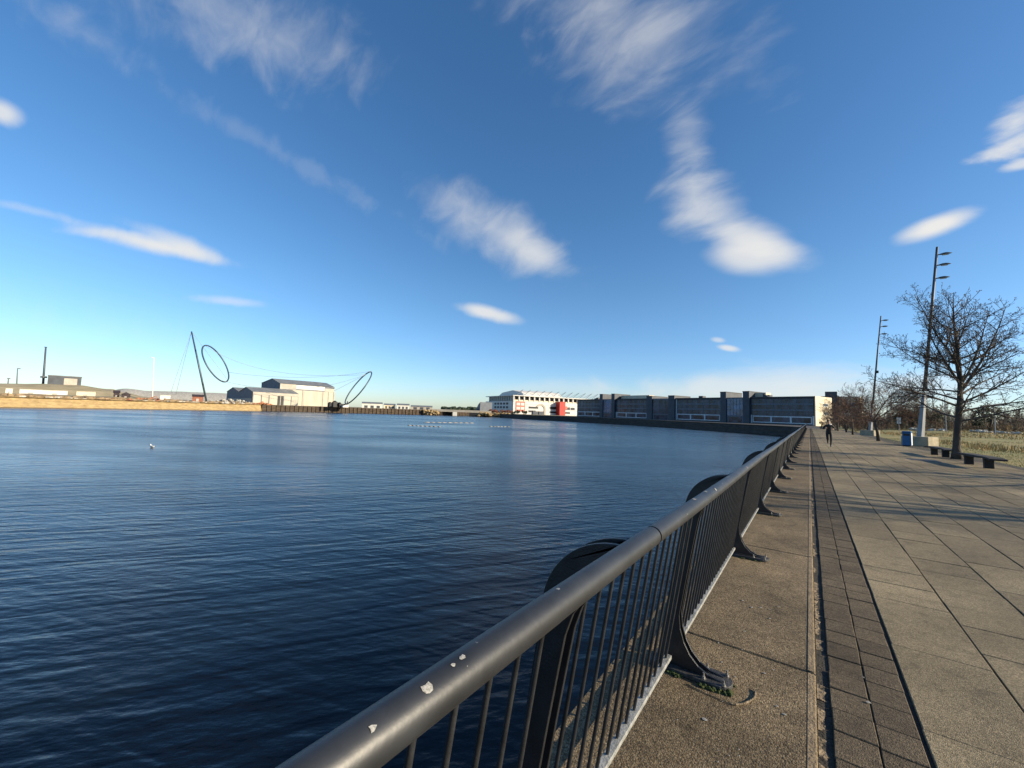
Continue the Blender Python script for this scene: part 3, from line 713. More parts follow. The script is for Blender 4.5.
# a few dark evergreens within it
def shrub(name, label, x, y, z, w, h, m, seed, cat='bush', group=None, leaf=.22, n=520, bare=False):
    rr = random.Random(seed); root = thing(name, label, cat, (x, y, z), 0, group); mb = MB(); st = MB()
    for k in range(7):
        a = rr.random() * 6.283; e = Vector((math.cos(a) * w * .3, math.sin(a) * w * .3, h * rr.uniform(.5, .8))); st.tube([(0, 0, -.1), e * .5 + Vector((0, 0, .1)), e], [.07 * h / 3, .05 * h / 3, .02], 4)
    cl = [(rr.uniform(-.5, .5) * w, rr.uniform(-.5, .5) * w, h * rr.uniform(.25, .8), rr.uniform(.3, .5) * min(w, h) * .6) for _ in range(9)]
    for _ in range(n):
        cx_, cy_, cz_, cr_ = rr.choice(cl); v = Vector((rr.gauss(0, 1), rr.gauss(0, 1), rr.gauss(0, 1))).normalized() * cr_ * rr.uniform(.5, 1.1); c = Vector((cx_, cy_, max(.05, cz_))) + v
        if c.z < .03: continue
        if bare:
            d = (v.normalized() + Vector((0, 0, .8))).normalized() * leaf * 3.; mb.tube([c - d * .5, c + d * .5], [leaf * .08, leaf * .05], 3, caps=False)
        else:
            a = Vector((rr.gauss(0, 1), rr.gauss(0, 1), rr.gauss(0, 1))).normalized(); b2 = a.orthogonal().normalized(); s_ = leaf * rr.uniform(.6, 1.3)
            mb.add([c - a * s_, c + b2 * s_ * .5, c + a * s_, c - b2 * s_ * .5], [(0, 1, 2, 3)])
    st.build('stem', MT['twig'], root); mb.build('foliage', m, root)
    return root
for k, (px, D, w, h, lab) in enumerate([(912, 148, 5, 7, 'dark evergreen behind the nearer lamp mast foot'), (935, 150, 5, 6.5, 'dark evergreen in the wood left of the alder trunk'), (990, 146, 4.5, 7, 'dark round evergreen in the wood right of the alder trunk')]):
    x, y = at(px, D); shrub('evergreen', lab, x, y, fz(x, y), w, h, MT['evergreen'], 60 + k, 'tree', None, .3, 1000)
for k, (px, D, w, h, lab) in enumerate([(829, 122, 3.2, 2.4, 'dark low bush beside the end wall of the office block'), (836, 112, 4.5, 4.6, 'rusty bare shrub at the promenade end behind the jogger'), (846, 108, 4, 4.2, 'rusty bare shrub under the far promenade trees'), (866, 92, 4, 3.2, 'bare brown shrub behind the further mast foot')]):
    x, y = at(px, D); shrub('shrub', lab, x, y, -.03, w, h, MT['evergreen'] if k == 0 else MT['redtwig'], 80 + k, 'bush', None, .16 if k == 0 else .22, 700 if k == 0 else 800, bare=k > 0)

# ---------------------------------------------------------------- benches, bin, masts, covers
def bench(label, x, y, rz, L):
    r = thing('bench', label, 'bench', (x, y, 0), rz, 'backless benches under the alder tree')
    mb = MB(); n = 10; prof = []
    for i in range(n + 1):
        f = i / n * 2 - 1; prof.append((f * L / 2, .47 - .05 * max(0, abs(f) - .78) / .22))
    pts = prof + [(a, z - .07 - .03 * (1 - abs(a) / L * 2)) for a, z in reversed(prof)]
    mb.prism(pts, lambda u, w: (u, -.24, w), lambda u, w: (u, .24, w)); mb.build('seat', MT['benchmat'], r, bevel=.012)
    for s_ in (-1, 1):
        mb = MB(); mb.prism([(-.09, -.02), (.09, -.02), (.075, .2), (.11, .385), (-.11, .385), (-.075, .2)], lambda u, w, s_=s_: (u + s_ * L * .26, -.13, w), lambda u, w, s_=s_: (u + s_ * L * .26, .13, w)); mb.build('leg', MT['benchmat'], r, bevel=.01)
    return r
bench('dark backless bench just right of the alder trunk', 5.62, 25.1, math.atan2(-.996, .085), 3.4)
bench('dark backless bench just left of the alder trunk', 5.63, 31.3, math.atan2(-.999, .045), 3.6)

r = thing('litter_bin', 'blue litter bin with its sunlit side painted pale at the paving edge', 'bin', (6.05, 43.2, 0), rad(-16)); r.scale = (.86, .86, .92)
mb = MB(); mb.frus((0, 0), .56, .58, .06, 1.12); mb.build('body', MT['binblue'], r, bevel=.03)
mb = MB(); mb.box(-.31, -.31, 1.12, .31, .31, 1.24); mb.build('lid', MT['binblue'], r, bevel=.05)
mb = MB(); mb.box(.283, -.27, .08, .31, .27, 1.1); mb.build('sunlit_side', MT['binlit'], r)  # pale sheet: sunlight on the bin's right side, put into the colour
mb = MB(); mb.box(-.2, -.302, .86, .2, -.275, 1.04); mb.build('aperture', MT['dark'], r)
mb = MB(); mb.box(-.25, -.25, 0, .25, .25, .06); mb.build('plinth', MT['dark'], r)

def mast(label, x, y, H, lean):
    r = thing('lamp_mast', label, 'lamp mast', (x, y, 0), 0, 'tall leaning lamp masts along the promenade')
    rot = rad(45)
    fx = lambda z: lean * z
    mb = MB()
    mb.add([(0, 0, 0)], [])
    def sq(z, w): return [(fx(z) + w * .7071 * math.cos(rot + rad(45) + k * math.pi / 2 + rad(4)), w * .7071 * math.sin(rot + rad(45) + k * math.pi / 2 + rad(4)), z) for k in range(4)]
    vs = sq(.6, .34) + sq(4.2, .18); mb.add(vs, [(4, 5, 6, 7), (0, 1, 5, 4), (1, 2, 6, 5), (2, 3, 7, 6), (3, 0, 4, 7)]); mb.build('mast_base', MT['polebase'], r)
    mb = MB(); mb.tube([(fx(4.4), 0, 4.4), (fx(H), 0, H)], [.12, .075], 10); mb.build('pole', MT['pole'], r, smooth=True)
    for k, z in enumerate((H - .65, H - 1.5, H - 2.55)):
        mb = MB(); prof = [(0, .02), (.06, .12), (.22, .2), (.4, .21), (.58, .13), (.7, .03)]
        vs = []; ns = 8
        for (u, w) in prof:
            for q in range(ns):
                a = 2 * math.pi * q / ns; zz = math.sin(a) * w * .55; vs.append((fx(z) + .16 + u, math.cos(a) * w * .8, z + (zz if zz > 0 else zz * .55)))
        fs = [(i * ns + q, i * ns + (q + 1) % ns, (i + 1) * ns + (q + 1) % ns, (i + 1) * ns + q) for i in range(len(prof) - 1) for q in range(ns)]
        mb.add(vs, fs); lh = mb.build('lamp_head', MT['pole'], r, smooth=True)
        mb = MB(); mb.tube([(fx(z), 0, z), (fx(z) + .22, 0, z)], .045, 6); mb.build('bracket', MT['pole'], lh)
        mb = MB(); mb.box(fx(z) + .33, -.1, z - .085, fx(z) + .68, .1, z - .05); mb.build('lens', MT['lampglass'], lh)
    mb = MB(); z = H * .52; mb.box(fx(z) - .05, -.3, z, fx(z) + .3, .1, z + .35)
    if y > 60: mb.build('control_box', MT['dark'], r, bevel=.04)
    mb = MB()
    c, s_ = math.cos(rad(-38)), math.sin(rad(-38))
    L_, D_, h_ = 1.75, 1.2, .74
    rotp = lambda a, b2, z: (a * c - b2 * s_, a * s_ + b2 * c, z)
    mb.add([rotp(a, b2, z) for z in (-.1, h_) for a, b2 in ((-L_ * .5, -D_ * .5), (L_ * .5, -D_ * .5), (L_ * .5, D_ * .5), (-L_ * .5, D_ * .5))], [(4, 5, 6, 7), (0, 1, 5, 4), (1, 2, 6, 5), (2, 3, 7, 6), (3, 0, 4, 7)])
    mb.build('concrete_footing', MT['concrete'], r, bevel=.03)
    return r
mast('tall leaning lamp mast with three heads, nearer one beside the alder', 7.0, 45.0, 15.9, .09)
mast('tall leaning lamp mast with three heads, further one by the small reddish tree', *at(869.5, 75), 16.7, .092)
mb = MB(); slab(mb, 3.75, 26.0, 4.75, 27.4, .006, .004, .01); tag(mb.build('drain_cover', MT['iron']), 'dark iron drain cover set in the paving left of the alder', 'drain cover')
mb = MB(); n = 40
mb.add([(5.95 + .95 * math.cos(i * .157) * (1 + R.uniform(-.08, .08)), 29.3 + 1.1 * math.sin(i * .157), .008) for i in range(n)], [tuple(range(n))]); mb.build('tree_pit_soil', MT['joint'], kind='structure')

def street_lamp(label, px, D, H):
    x, y = at(px, D); z = fz(x, y); r = thing('street_lamp', label, 'street lamp', (x, y, z), 0)
    mb = MB(); mb.tube([(0, 0, -.2), (0, 0, H)], [.11, .06], 6).tube([(0, 0, H), (.5, -.3, H + .15)], .05, 5); mb.build('post', MT['polebase'], r)
    mb = MB(); mb.lathe((.6, -.4, H + .1), [(.1, -.06), (.3, 0), (.22, .1), (.05, .14)], 8); mb.build('lamp_head', MT['polebase'], r)
street_lamp('slim grey street lamp across the field right of the trunk', 995, 112, 5.2)
street_lamp('slim grey street lamp across the field left of the trunk', 946, 120, 7.5)
x, y = at(899, 100); r = thing('sign', 'small white sign on a post by the wood, above the blue bin', 'sign', (x, y, fz(x, y)))
MB().tube([(0, 0, 0), (0, 0, 2.2)], .05, 6).build('post', MT['polebase'], r); MB().box(-.28, -.03, 1.7, .28, .03, 2.8).build('panel', MT['white'], r)
for px, D, L, lab in ((928, 128, 5.5, 'low heap of pale rubble across the field left of the alder'), (996, 124, 6.5, 'low heap of pale rubble across the field right of the alder')):
    x, y = at(px, D); mb = MB()
    for k in range(26): mb.blob((R.uniform(-1, 1) * L / 2, R.uniform(-1, 1), R.uniform(0, .35)), R.uniform(.2, .5), 1.3, 1, .7, .3)
    o = mb.build('rubble_heap', MT['rocks']); o.location = (x, y, fz(x, y)); tag(o, lab, 'rubble heap')

# ---------------------------------------------------------------- office block at the end of the dock
P0 = Vector((.3, 222, 0)); FD = Vector((-.934, .358, 0)).normalized()
def ft(px):                                   # metres along the facade at bearing px
    q = ray(px, hz(px)); a = FD.x * q.y - FD.y * q.x
    return -(P0.x * q.y - P0.y * q.x) / a
ob = thing('office_building', 'long dark glazed office block with stair towers beyond the dock', 'building', tuple(P0), math.atan2(FD.y, FD.x))
HR = 12.4
def opart(f, name, m, parent=ob, **k):
    mb = MB(); f(mb); return mb.build(name, m, parent, **k)
wings = [(815, 751), (722, 676), (648, 616), (602, 577)]
towers = [(751, 722, 'blueglass', 15.6), (676, 648, 'mull', 14.2), (616, 601, 'blueglass', 16.2)]
for (pa, pb) in wings:
    a, c = ft(pa), ft(pb)
    w = opart(lambda mb: mb.box(a, -17, -.05, c, 0, HR), 'wall', MT['slate'])
    opart(lambda mb: mb.box(a - .1, -17.2, HR, c + .1, .5, HR + .65), 'roof_fascia', MT['fascia'])
    gl = opart(lambda mb: mb.box(a + .5, 0, 4.1, c - .5, .06, HR - .5), 'glazing', MT['glass'])
    def grid(mb):
        n = max(4, int((c - a) / 3.1))
        for i in range(n + 1):
            u = a + .5 + (c - a - 1.) * i / n; mb.box(u - .09, .06, 4.1, u + .09, .2, HR - .5)
        for z in (6.7, 9.5):
            mb.box(a + .5, .06, z - .4, c - .5, .3, z + .4)
        for z in (5.4, 8.1, 10.9): mb.box(a + .5, .06, z - .05, c - .5, .13, z + .05)
    opart(grid, 'mullions', MT['mull'], gl)
    opart(lambda mb: (mb.box(a + .1, .02, .2, a + .75, .35, HR if pa != 815 else 4.2), mb.box(c - .75, .02, .2, c - .1, .35, HR if pa in (676, 722) else 4.2)), 'pilaster', MT['frame'])
    n = max(2, int(round((c - a) / 9)))
    for i in range(n):
        u0 = a + 1 + (c - a - 2) * i / n; u1 = a + 1 + (c - a - 2) * (i + 1) / n
        def fr_(mb):
            for (x0, z0, x1, z1) in ((u0, .6, u1, 1.0), (u0, 3.4, u1, 3.9), (u0, 1.0, u0 + .35, 3.4), (u1 - .35, 1.0, u1, 3.4)): mb.box(x0 + .01, .01, z0, x1 - .01, .32, z1)
        wf = opart(fr_, 'window', MT['frame'])
        opart(lambda mb: mb.box(u0 + .35, 0, 1.0, u1 - .35, .08, 3.4), 'pane', MT['glass'], wf)
    for q in range(2):
        u = a + (c - a) * R.uniform(.2, .85); opart(lambda mb: mb.box(u, -8, HR + .65, u + R.uniform(1.5, 3), -5, HR + R.uniform(1.3, 2.1)), 'roof_plant', MT['slate'])
for (pa, pb, gm, hh) in towers:
    a, c = ft(pa), ft(pb); k = (c - a) * .21
    for (u0, u1) in ((a, a + k), (c - k, c)):
        opart(lambda mb: (mb.box(u0, -14, -.05, u1, 1.6, hh)), 'stair_tower', MT['slate'])
        opart(lambda mb: mb.box(u0 - .1, -14.1, hh, u1 + .1, 1.7, hh + .4), 'tower_cap', MT['fascia'])
    opart(lambda mb: mb.box(a + k, -14, -.05, c - k, .9, HR + .5), 'atrium', MT['mull'])
    ag = opart(lambda mb: mb.box(a + k + .2, .9, 3.6, c - k - .2, 1.0, HR), 'atrium_glazing', MT[gm if gm != 'mull' else 'glass'])
    def g2(mb):
        n = 5
        for i in range(n + 1):
            u = a + k + .2 + (c - a - 2 * k - .4) * i / n; mb.box(u - .06, 1.0, 3.6, u + .06, 1.12, HR)
        for z in (3.6, 6.6, 9.5, HR - .1): mb.box(a + k + .2, 1.0, z - .12, c - k - .2, 1.1, z + .12)
    opart(g2, 'mullions', MT['mull'], ag)
    opart(lambda mb: mb.box(a + k + 1, .9, .2, c - k - 1, 1.0, 2.9), 'entrance', MT['glass'])
# end wall facing the sun
opart(lambda mb: mb.box(ft(815) - .4, -17.1, -.05, ft(815) - .02, .25, HR + .7), 'end_wall', MT['cream'])
for z in (5.6, 9.4):
    e = opart(lambda mb: mb.box(ft(815) - .46, -13, z - .7, ft(815) - .41, -7.5, z + .8), 'window', MT['frame']); opart(lambda mb: mb.box(ft(815) - .5, -12.7, z - .5, ft(815) - .45, -7.8, z + .6), 'pane', MT['glass'], e)
u0 = ft(751) ; opart(lambda mb: mb.box(ft(762) , -9, HR + .65, ft(747), -4, HR + 3.), 'roof_plant', MT['cream'])
opart(lambda mb: mb.box(ft(645), -9, HR + .65, ft(617), -4, HR + 3.), 'roof_plant', MT['cream'])
opart(lambda mb: mb.prism([(ft(766), HR + .6), (ft(760), HR + .6), (ft(760), HR + 2.6)], lambda u, w: (u, -8, w), lambda u, w: (u, -3, w)), 'roof_plant', MT['slate'])

x, y = at(835, 320); r = thing('apartment_building', 'brown and cream block with dark stair tower beyond the promenade end', 'building', (x, y, 0), rad(-8))
MB().box(-5, -8, -.05, 3, 11, 17).build('wall', MT['brown'], r); MB().box(3, -6, -.05, 12.5, 14, 17.6).build('side_wing', MT['cream'], r)
MB().box(-3.6, -9, 10, 2.2, -8, 20.5).build('stair_tower', MT['slate'], r); MB().box(-5.8, -8.4, 17, 3.1, 11.4, 17.7).build('roof_fascia', MT['fascia'], r)
for z in (3, 7.3, 11.6):
    for u in (4.3, 8.4):
        f_ = MB().box(u, -6.16, z, u + 2.6, -6, z + 2.1).build('window', MT['frame'], r); MB().box(u + .2, -6.22, z + .2, u + 2.4, -6.15, z + 1.9).build('pane', MT['glass'], f_)

# ---------------------------------------------------------------- stadium
SC = Vector((*at(513, 395), 0)); ang = math.atan2(.893, .45)
st = thing('stadium', 'white football stadium with red tower and roof masts beyond the dock', 'stadium', tuple(SC), ang)
# local +X runs along the sunlit side, +Y along the shaded left side
def spart(f, name, m, parent=st, **k):
    mb = MB(); f(mb); return mb.build(name, m, parent, **k)
HS = 18.6; LX, LY = 210, 62
spart(lambda mb: mb.prism([(0, 0), (LX, 0), (LX, LY + 30), (12, LY + 30), (0, LY + 8)], lambda u, w: (u, w, -.05), lambda u, w: (u, w, 12.8)), 'wall', MT['white'])
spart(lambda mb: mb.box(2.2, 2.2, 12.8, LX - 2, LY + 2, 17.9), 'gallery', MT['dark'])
spart(lambda mb: (mb.box(-1., -1., 17.9, LX, LY + 6, HS)), 'roof_edge', MT['white'])
def cols(mb):
    for i in range(36): mb.box(i * 5.9, -.1, 12.2, i * 5.9 + 1.1, 1.9, 17.9)
    for i in range(1, 12): mb.box(-.1, i * 5.4, 12.2, 1.9, i * 5.4 + 1.0, 17.9)
spart(cols, 'columns', MT['white'])
for i in range(36):
    u = 1.5 + i * 5.9
    spart(lambda mb: mb.box(u, .4, 12.8, u + 4.4, .7, 14.2), 'parapet', MT['cream'])
spart(lambda mb: mb.prism([(4, HS), (LY + 6, HS), (LY - 6, HS + 4.6), (30, HS + 6.5), (10, HS + 4)], lambda u, w: (14, u, w), lambda u, w: (60, u, w + .5)), 'end_stand_roof', MT['white'])
for z, a in ((10.2, 1), (6.4, 2)):
    for i in range(5):
        v = 11 + i * 7.2; f_ = spart(lambda mb: mb.box(-.12, v, z - 1.2, 0, v + 5.2, z + 1.3), 'window', MT['frame']); spart(lambda mb: mb.box(-.18, v + .2, z - 1., -.1, v + 5, z + 1.1), 'pane', MT['dark'], f_)
for i, (u, w, z0, z1) in enumerate([(17, 12, 5.6, 8.2), (17, 9, 1.8, 4.4), (42, 13, 5.6, 9), (42, 13, 1.6, 4.2), (58, 10, 5.6, 9), (58, 10, 1.5, 4)]):
    f_ = spart(lambda mb: mb.box(u, -.14, z0, u + w, 0, z1), 'window', MT['frame']); spart(lambda mb: mb.box(u + .3, -.2, z0 + .3, u + w - .3, -.12, z1 - .3), 'pane', MT['dark'], f_)
spart(lambda mb: mb.prism(arc(31.5, 5.2, 6, 150, 0, 10) + [(37.5, 0), (35.4, 0), (35.4, 5.2)] + arc(31.5, 5.2, 4., 0, 150, 10), lambda u, w: (u, -.5, w), lambda u, w: (u, 0, w)), 'arch', MT['cladgrey'])
def joints(mb):
    for i in range(1, 30): mb.box(i * 3.7 - .06, -.03, 0, i * 3.7 + .06, .0, 12.2)
    for z in (4.9, 9.8): mb.box(.1, -.035, z - .1, 112, .0, z + .1)
spart(joints, 'panel_joints', MT['cladgrey'])
for i in range(7):
    u = 68 + i * 9; f_ = spart(lambda mb: mb.box(u, -.14, 5.6, u + 6, 0, 8.8), 'window', MT['frame']); spart(lambda mb: mb.box(u + .3, -.2, 5.9, u + 5.7, -.12, 8.5), 'pane', MT['dark'], f_)
spart(lambda mb: [mb.box(u, -1.2, 0, u + 5.5, -.02, 3.4) for u in (22, 29)], 'entrance_canopy', MT['slate'])
spart(lambda mb: mb.box(2.6, -.25, 2.6, 13.2, 0, 12.6), 'red_panel', MT['redpale'])
for z in (4.5, 8.6):
    for u in (3.6, 8.4): spart(lambda mb: mb.box(u, -.35, z, u + 3.8, -.24, z + 2.6), 'pane', MT['white'])
tw = spart(lambda mb: mb.box(50, -7, -.05, 57, -.02, 13.4), 'red_tower', MT['red'])
spart(lambda mb: mb.box(49.8, -7.2, 13.4, 57.2, -.02, 13.9), 'tower_cap', MT['red'], tw)
spart(lambda mb: mb.box(60, -.3, 6.5, 64, 0, 9.5), 'red_panel', MT['redpale'])
for i in range(16):
    u = 6 + i * 8.6
    spart(lambda mb: mb.tube([(u, 6, HS), (u + 6, 2, HS + 6.2)], [.34, .22], 5).tube([(u + 6, 2, HS + 6.2), (u + 3, 20, HS)], .14, 4), 'roof_mast', MT['mastgrey'])
x, y = at(484, 372); r = thing('gatehouse', 'low grey building sloping up against the left end of the stadium', 'building', (x, y, 0), ang)
MB().prism([(0, 0), (13, 0), (11, 3.5), (8, 5), (4.5, 8), (0, 10)], lambda u, w: (8, u, w), lambda u, w: (-4, u, w)).build('wall', MT['gable'], r); MB().box(-4.2, 3, 2, -4, 8, 4).build('window', MT['dark'], r)
# rocky shore and bushes under it
mb = MB()
for k in range(120):
    px = R.uniform(478, 509); D = R.uniform(300, 318); x, y = at(px, D); mb.blob((x, y, R.uniform(-1.8, .3)), R.uniform(.7, 1.5), 1.2, 1, .7, .35)
mb.build('rock_shore', MT['bank'], kind='stuff')
for k, px in enumerate((491, 497, 503, 509, 516, 524)):
    x, y = at(px, 335); shrub('shrub', f'rusty bare bush in front of the stadium, {("first", "second", "third", "fourth", "fifth", "sixth")[k]} from the left', x, y, 0, 6.5, 3.6, MT['brickred'] if k < 4 else MT['evergreen'], 120 + k, 'bush', 'bushes in front of the stadium', .5, 420)

# ---------------------------------------------------------------- bridge between the docks
bl, br = Vector((*at(434, 318), 0)), Vector((*at(486, 318), 0)); bd = (br - bl); L = bd.length
bg_ = thing('bridge', 'low dark road bridge over the dock entrance, left of the stadium', 'bridge', tuple(bl), math.atan2(bd.y, bd.x))
MB().box(-4, -4, .35, L + 4, 4, 1.35).build('deck', MT['cladgrey'], bg_); MB().box(-4, -4.15, 1.35, L + 4, -3.95, 2.0).build('parapet', MT['cladgrey'], bg_)
MB().box(L * .36, -4, -5, L * .36 + 3.4, 4, .34).build('pier', MT['white'], bg_); MB().box(L * .68, -4.2, -5, L * 1.05, 4, .34).build('abutment', MT['dark'], bg_)
MB().box(-6, -4.2, -5, L * .16, 4, .34).build('abutment', MT['farquay'], bg_)
x, y = at(433, 306); mb = MB()
for k in range(30): mb.blob((x + R.uniform(-9, 5), y + R.uniform(-4, 4), R.uniform(-2.4, 1)), R.uniform(.6, 1.3), 1, 1, .8, .3)
mb.build('shore_rocks', MT['bank'], kind='stuff')
mb = MB()
x0, y0 = at(428, 520); 
rw = random.Random(9)
for k in range(90):
    px = rw.uniform(443, 478); x, y = at(px, rw.uniform(600, 640)); mb.blob((x, y, rw.uniform(1, 4)), rw.uniform(2.5, 4.5), 1.2, 1.2, 1, .35, 6, 5, rw)
mb.build('far_trees', MT['evergreen'], kind='stuff')
for k, (px0, px1, D, h, m, lab) in enumerate([(362, 382, 430, 5.6, 'white', 'long low white warehouse right of the tilted steel hoop'), (384, 395, 445, 4.8, 'cream', 'small cream warehouse between two white ones'), (397, 409, 440, 5.2, 'white', 'short white warehouse left of the dock bridge'), (411, 432, 460, 4.2, 'cladgrey', 'low grey warehouse beside the dock bridge')]):
    a = Vector((*at(px0, D), 0)); c = Vector((*at(px1, D), 0)); r = thing('warehouse', lab, 'warehouse', tuple(a), math.atan2((c - a).y, (c - a).x)); L = (c - a).length
    MB().box(0, -9, 1, L, 9, h).build('wall', MT[m], r); MB().prism([(-9.4, h), (9.4, h), (0, h + 1.6)], lambda u, w: (-.3, u, w), lambda u, w: (L + .3, u, w)).build('roof', MT['roofgrey'], r)
    for j in range(3): MB().box(L * (.12 + j * .3), -9.1, 1.3, L * (.12 + j * .3) + L * .16, -9, 3.6).build('door', MT['slate'], r)

# ---------------------------------------------------------------- sheds on the far quay (gables face -Y, sunlit sides face +X)
GZ = 1.15
sh = thing('low_shed', 'low twin gabled shed with pale panels and an open dark doorway', 'shed', (-300, 112, GZ))
H1 = 8.6
for k in range(2):
    x1 = -k * 23.; x0 = x1 - 23
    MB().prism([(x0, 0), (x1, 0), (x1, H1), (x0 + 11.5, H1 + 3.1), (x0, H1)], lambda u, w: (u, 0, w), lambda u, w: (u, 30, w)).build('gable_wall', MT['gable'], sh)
    MB().add([(x1 + .4, -.4, H1 - .1), (x0 + 11.5, -.4, H1 + 3.25), (x0 - .1, -.4, H1 + .05), (x1 + .4, 30.3, H1 - .1), (x0 + 11.5, 30.3, H1 + 3.25), (x0 - .1, 30.3, H1 + .05)], [(0, 3, 4, 1), (1, 4, 5, 2)]).build('roof', MT['roofgrey'], sh)
MB().box(-46, -.12, .3, -1, 0, 4.0).build('plinth_panels', MT['cladgrey'], sh)
MB().box(.02, 0, 6.6, .3, 30, H1 - .1).build('fascia_band', MT['cladgrey'], sh)
for a, c in ((.4, 5.0), (5.6, 9.8), (10.4, 15.6), (20.0, 24.6), (25.2, 29.6)): MB().box(.02, a, .1, .22, c, 6.5).build('cladding_panel', MT['clad'], sh)
MB().box(.02, 15.9, 0, .12, 19.6, 6.4).build('doorway', MT['dark'], sh); MB().box(.12, 17.5, 0, .2, 17.9, 6.4).build('door_post', MT['cladgrey'], sh)

ta = thing('tall_shed', 'tall pale fabrication shed with grey ribs and dark gable', 'shed', (-312, 134, GZ))
H2 = 16.2; L2 = 42
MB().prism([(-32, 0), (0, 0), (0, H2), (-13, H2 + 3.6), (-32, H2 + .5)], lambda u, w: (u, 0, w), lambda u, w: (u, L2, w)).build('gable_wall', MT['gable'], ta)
MB().add([(.5, -.5, H2 - .15), (-13, -.5, H2 + 3.75), (-32.3, -.5, H2 + .6), (.5, L2 - 5, H2 - .15), (-13, L2 - 5, H2 + 3.75), (-32.3, L2 - 5, H2 + .6), (.5, L2 + .5, H2 - 1.6), (-13, L2 + .5, H2 + 1.2), (-32.3, L2 + .5, H2 - 1.)], [(0, 3, 4, 1), (1, 4, 5, 2), (3, 6, 7, 4), (4, 7, 8, 5)]).build('roof', MT['roofgrey'], ta)
MB().box(.02, 0, 0, .15, L2, 11.8).build('cladding', MT['clad'], ta)
MB().box(.02, 0, 11.9, .15, 11.5, H2 - .3).build('upper_cladding', MT['cladgrey'], ta); MB().box(.02, 11.6, 12.6, .18, 33.8, H2 - .6).build('upper_cladding', MT['white'], ta); MB().box(.02, 34, 11.9, .15, L2, H2 - 1.7).build('upper_cladding', MT['cladgrey'], ta)
for v in (1.5, 16.5, 32.5, 37.0, 41.4): MB().box(.16, v, 0, .5, v + .9, 11.9).build('rib', MT['cladgrey'], ta)
MB().box(.17, 17.6, .1, .3, 32, 11.2).build('sliding_door', MT['clad'], ta)

# ---------------------------------------------------------------- steel mast, hoops and cables on the far quay
def tube_thing(name, label, cat, pts, r, m, n=6, group=None):
    o = MB().tube(pts, r, n).build(name, m, smooth=True); return tag(o, label, cat, group)
mtop = p3(191.5, 331.5, 300); mbase = p3(206.5, 401.5, 296)
tube_thing('steel_mast', 'tall dark steel mast leaning left beside the smaller suspended hoop', 'mast', [mbase, mbase.lerp(mtop, .5), mtop], [.5, .5, .36], MT['steel'], 10)
def hoop(label, p, q, minor_px, D, r, legs=None):
    a = p3(p[0], p[1], D); c = p3(q[0], q[1], D); cen = (a + c) / 2; u = (c - a) / 2
    view = cen.normalized(); pv = u.cross(view).normalized()
    ppm = u.length * 2 / math.hypot(p[0] - q[0], p[1] - q[1])
    k = minor_px / 2 * ppm / u.length; v = (pv * k + view * math.sqrt(max(0, 1 - k * k))) * u.length
    pts = [cen + u * math.cos(2 * math.pi * i / 56) + v * math.sin(2 * math.pi * i / 56) for i in range(56)]
    mb = MB(); mb.tube(pts, r, 8, closed=True); return tag(mb.build('steel_hoop', MT['steel'], smooth=True), label, 'steel hoop'), pts
h1, hp1 = hoop('large dark steel hoop hung in the air right of the leaning mast', (205, 345.5), (226.5, 381.5), 15, 296, .4)
h2, hp2 = hoop('large dark steel hoop tilted up from the ground right of the tall shed', (345.5, 403.5), (371, 372), 8.5, 292, .42)
def cable(label, pts, sag=0):
    P = []; a, c = pts[0], pts[-1]; m_ = pts[1] if len(pts) > 2 else (a + c) / 2 - UP * sag
    b_ = m_ * 2 - (a + c) / 2                    # quadratic through the middle point
    for k in range(25):
        f = k / 24; P.append(a * (1 - f) ** 2 + b_ * 2 * f * (1 - f) + c * f * f)
    tube_thing('cable', label, 'cable', P, .085, MT['cable'], 4, 'cables of the mast and hoops')
far2 = p3(366, 374.5, 292); far3 = p3(372, 371, 292)
cable('pale stay cable running down left from the mast top', [mtop, p3(171, 392, 300)])
cable('pale stay cable running steeply down left from the mast top', [mtop, p3(176, 394, 312)])
cable('short pale cable from the mast top to the hung hoop', [mtop, hp1[2]])
cable('long sagging cable between the upper edges of both hoops', [hp1[8], far3], 3.8)
cable('long sagging cable between the middles of both hoops', [hp1[50], far2], 7.5)
cable('long low cable rising over the sheds between the hoops', [hp1[28], p3(275, 371.5, 300), far2])
cable('pale cable from the tilted hoop down to the tall shed', [far2, p3(334, 391, 296)])
r = thing('anchor_block', 'dark machinery cluster at the foot of the tilted hoop', 'machinery', (*at(341, 292), GZ))
MB().box(-3, -2.5, 0, 2, 2.5, 2.3).box(-1, -6, 0, 1, -3, 3.4).build('body', MT['dark'], r); MB().tube([(0, 4, 0), (0, 4.5, 4.2)], .35, 6).tube([(0, -8, 0), (0, -8, 3.2)], .4, 6).build('posts', MT['dark'], r)
MB().box(2, -1, 0, 4, 3, 1.6).build('plinth', MT['white'], r)
r = thing('site_tanks', 'row of dark squat tanks beside the tall shed', 'tank', (*at(334, 300), GZ))
for k in range(3): MB().lathe((0, k * 3.4 - 3, 0), [(1.3, 0), (1.3, 2.6 + k % 2), (.6, 3.3 + k % 2)], 10).build('tank', MT['dark'], r)

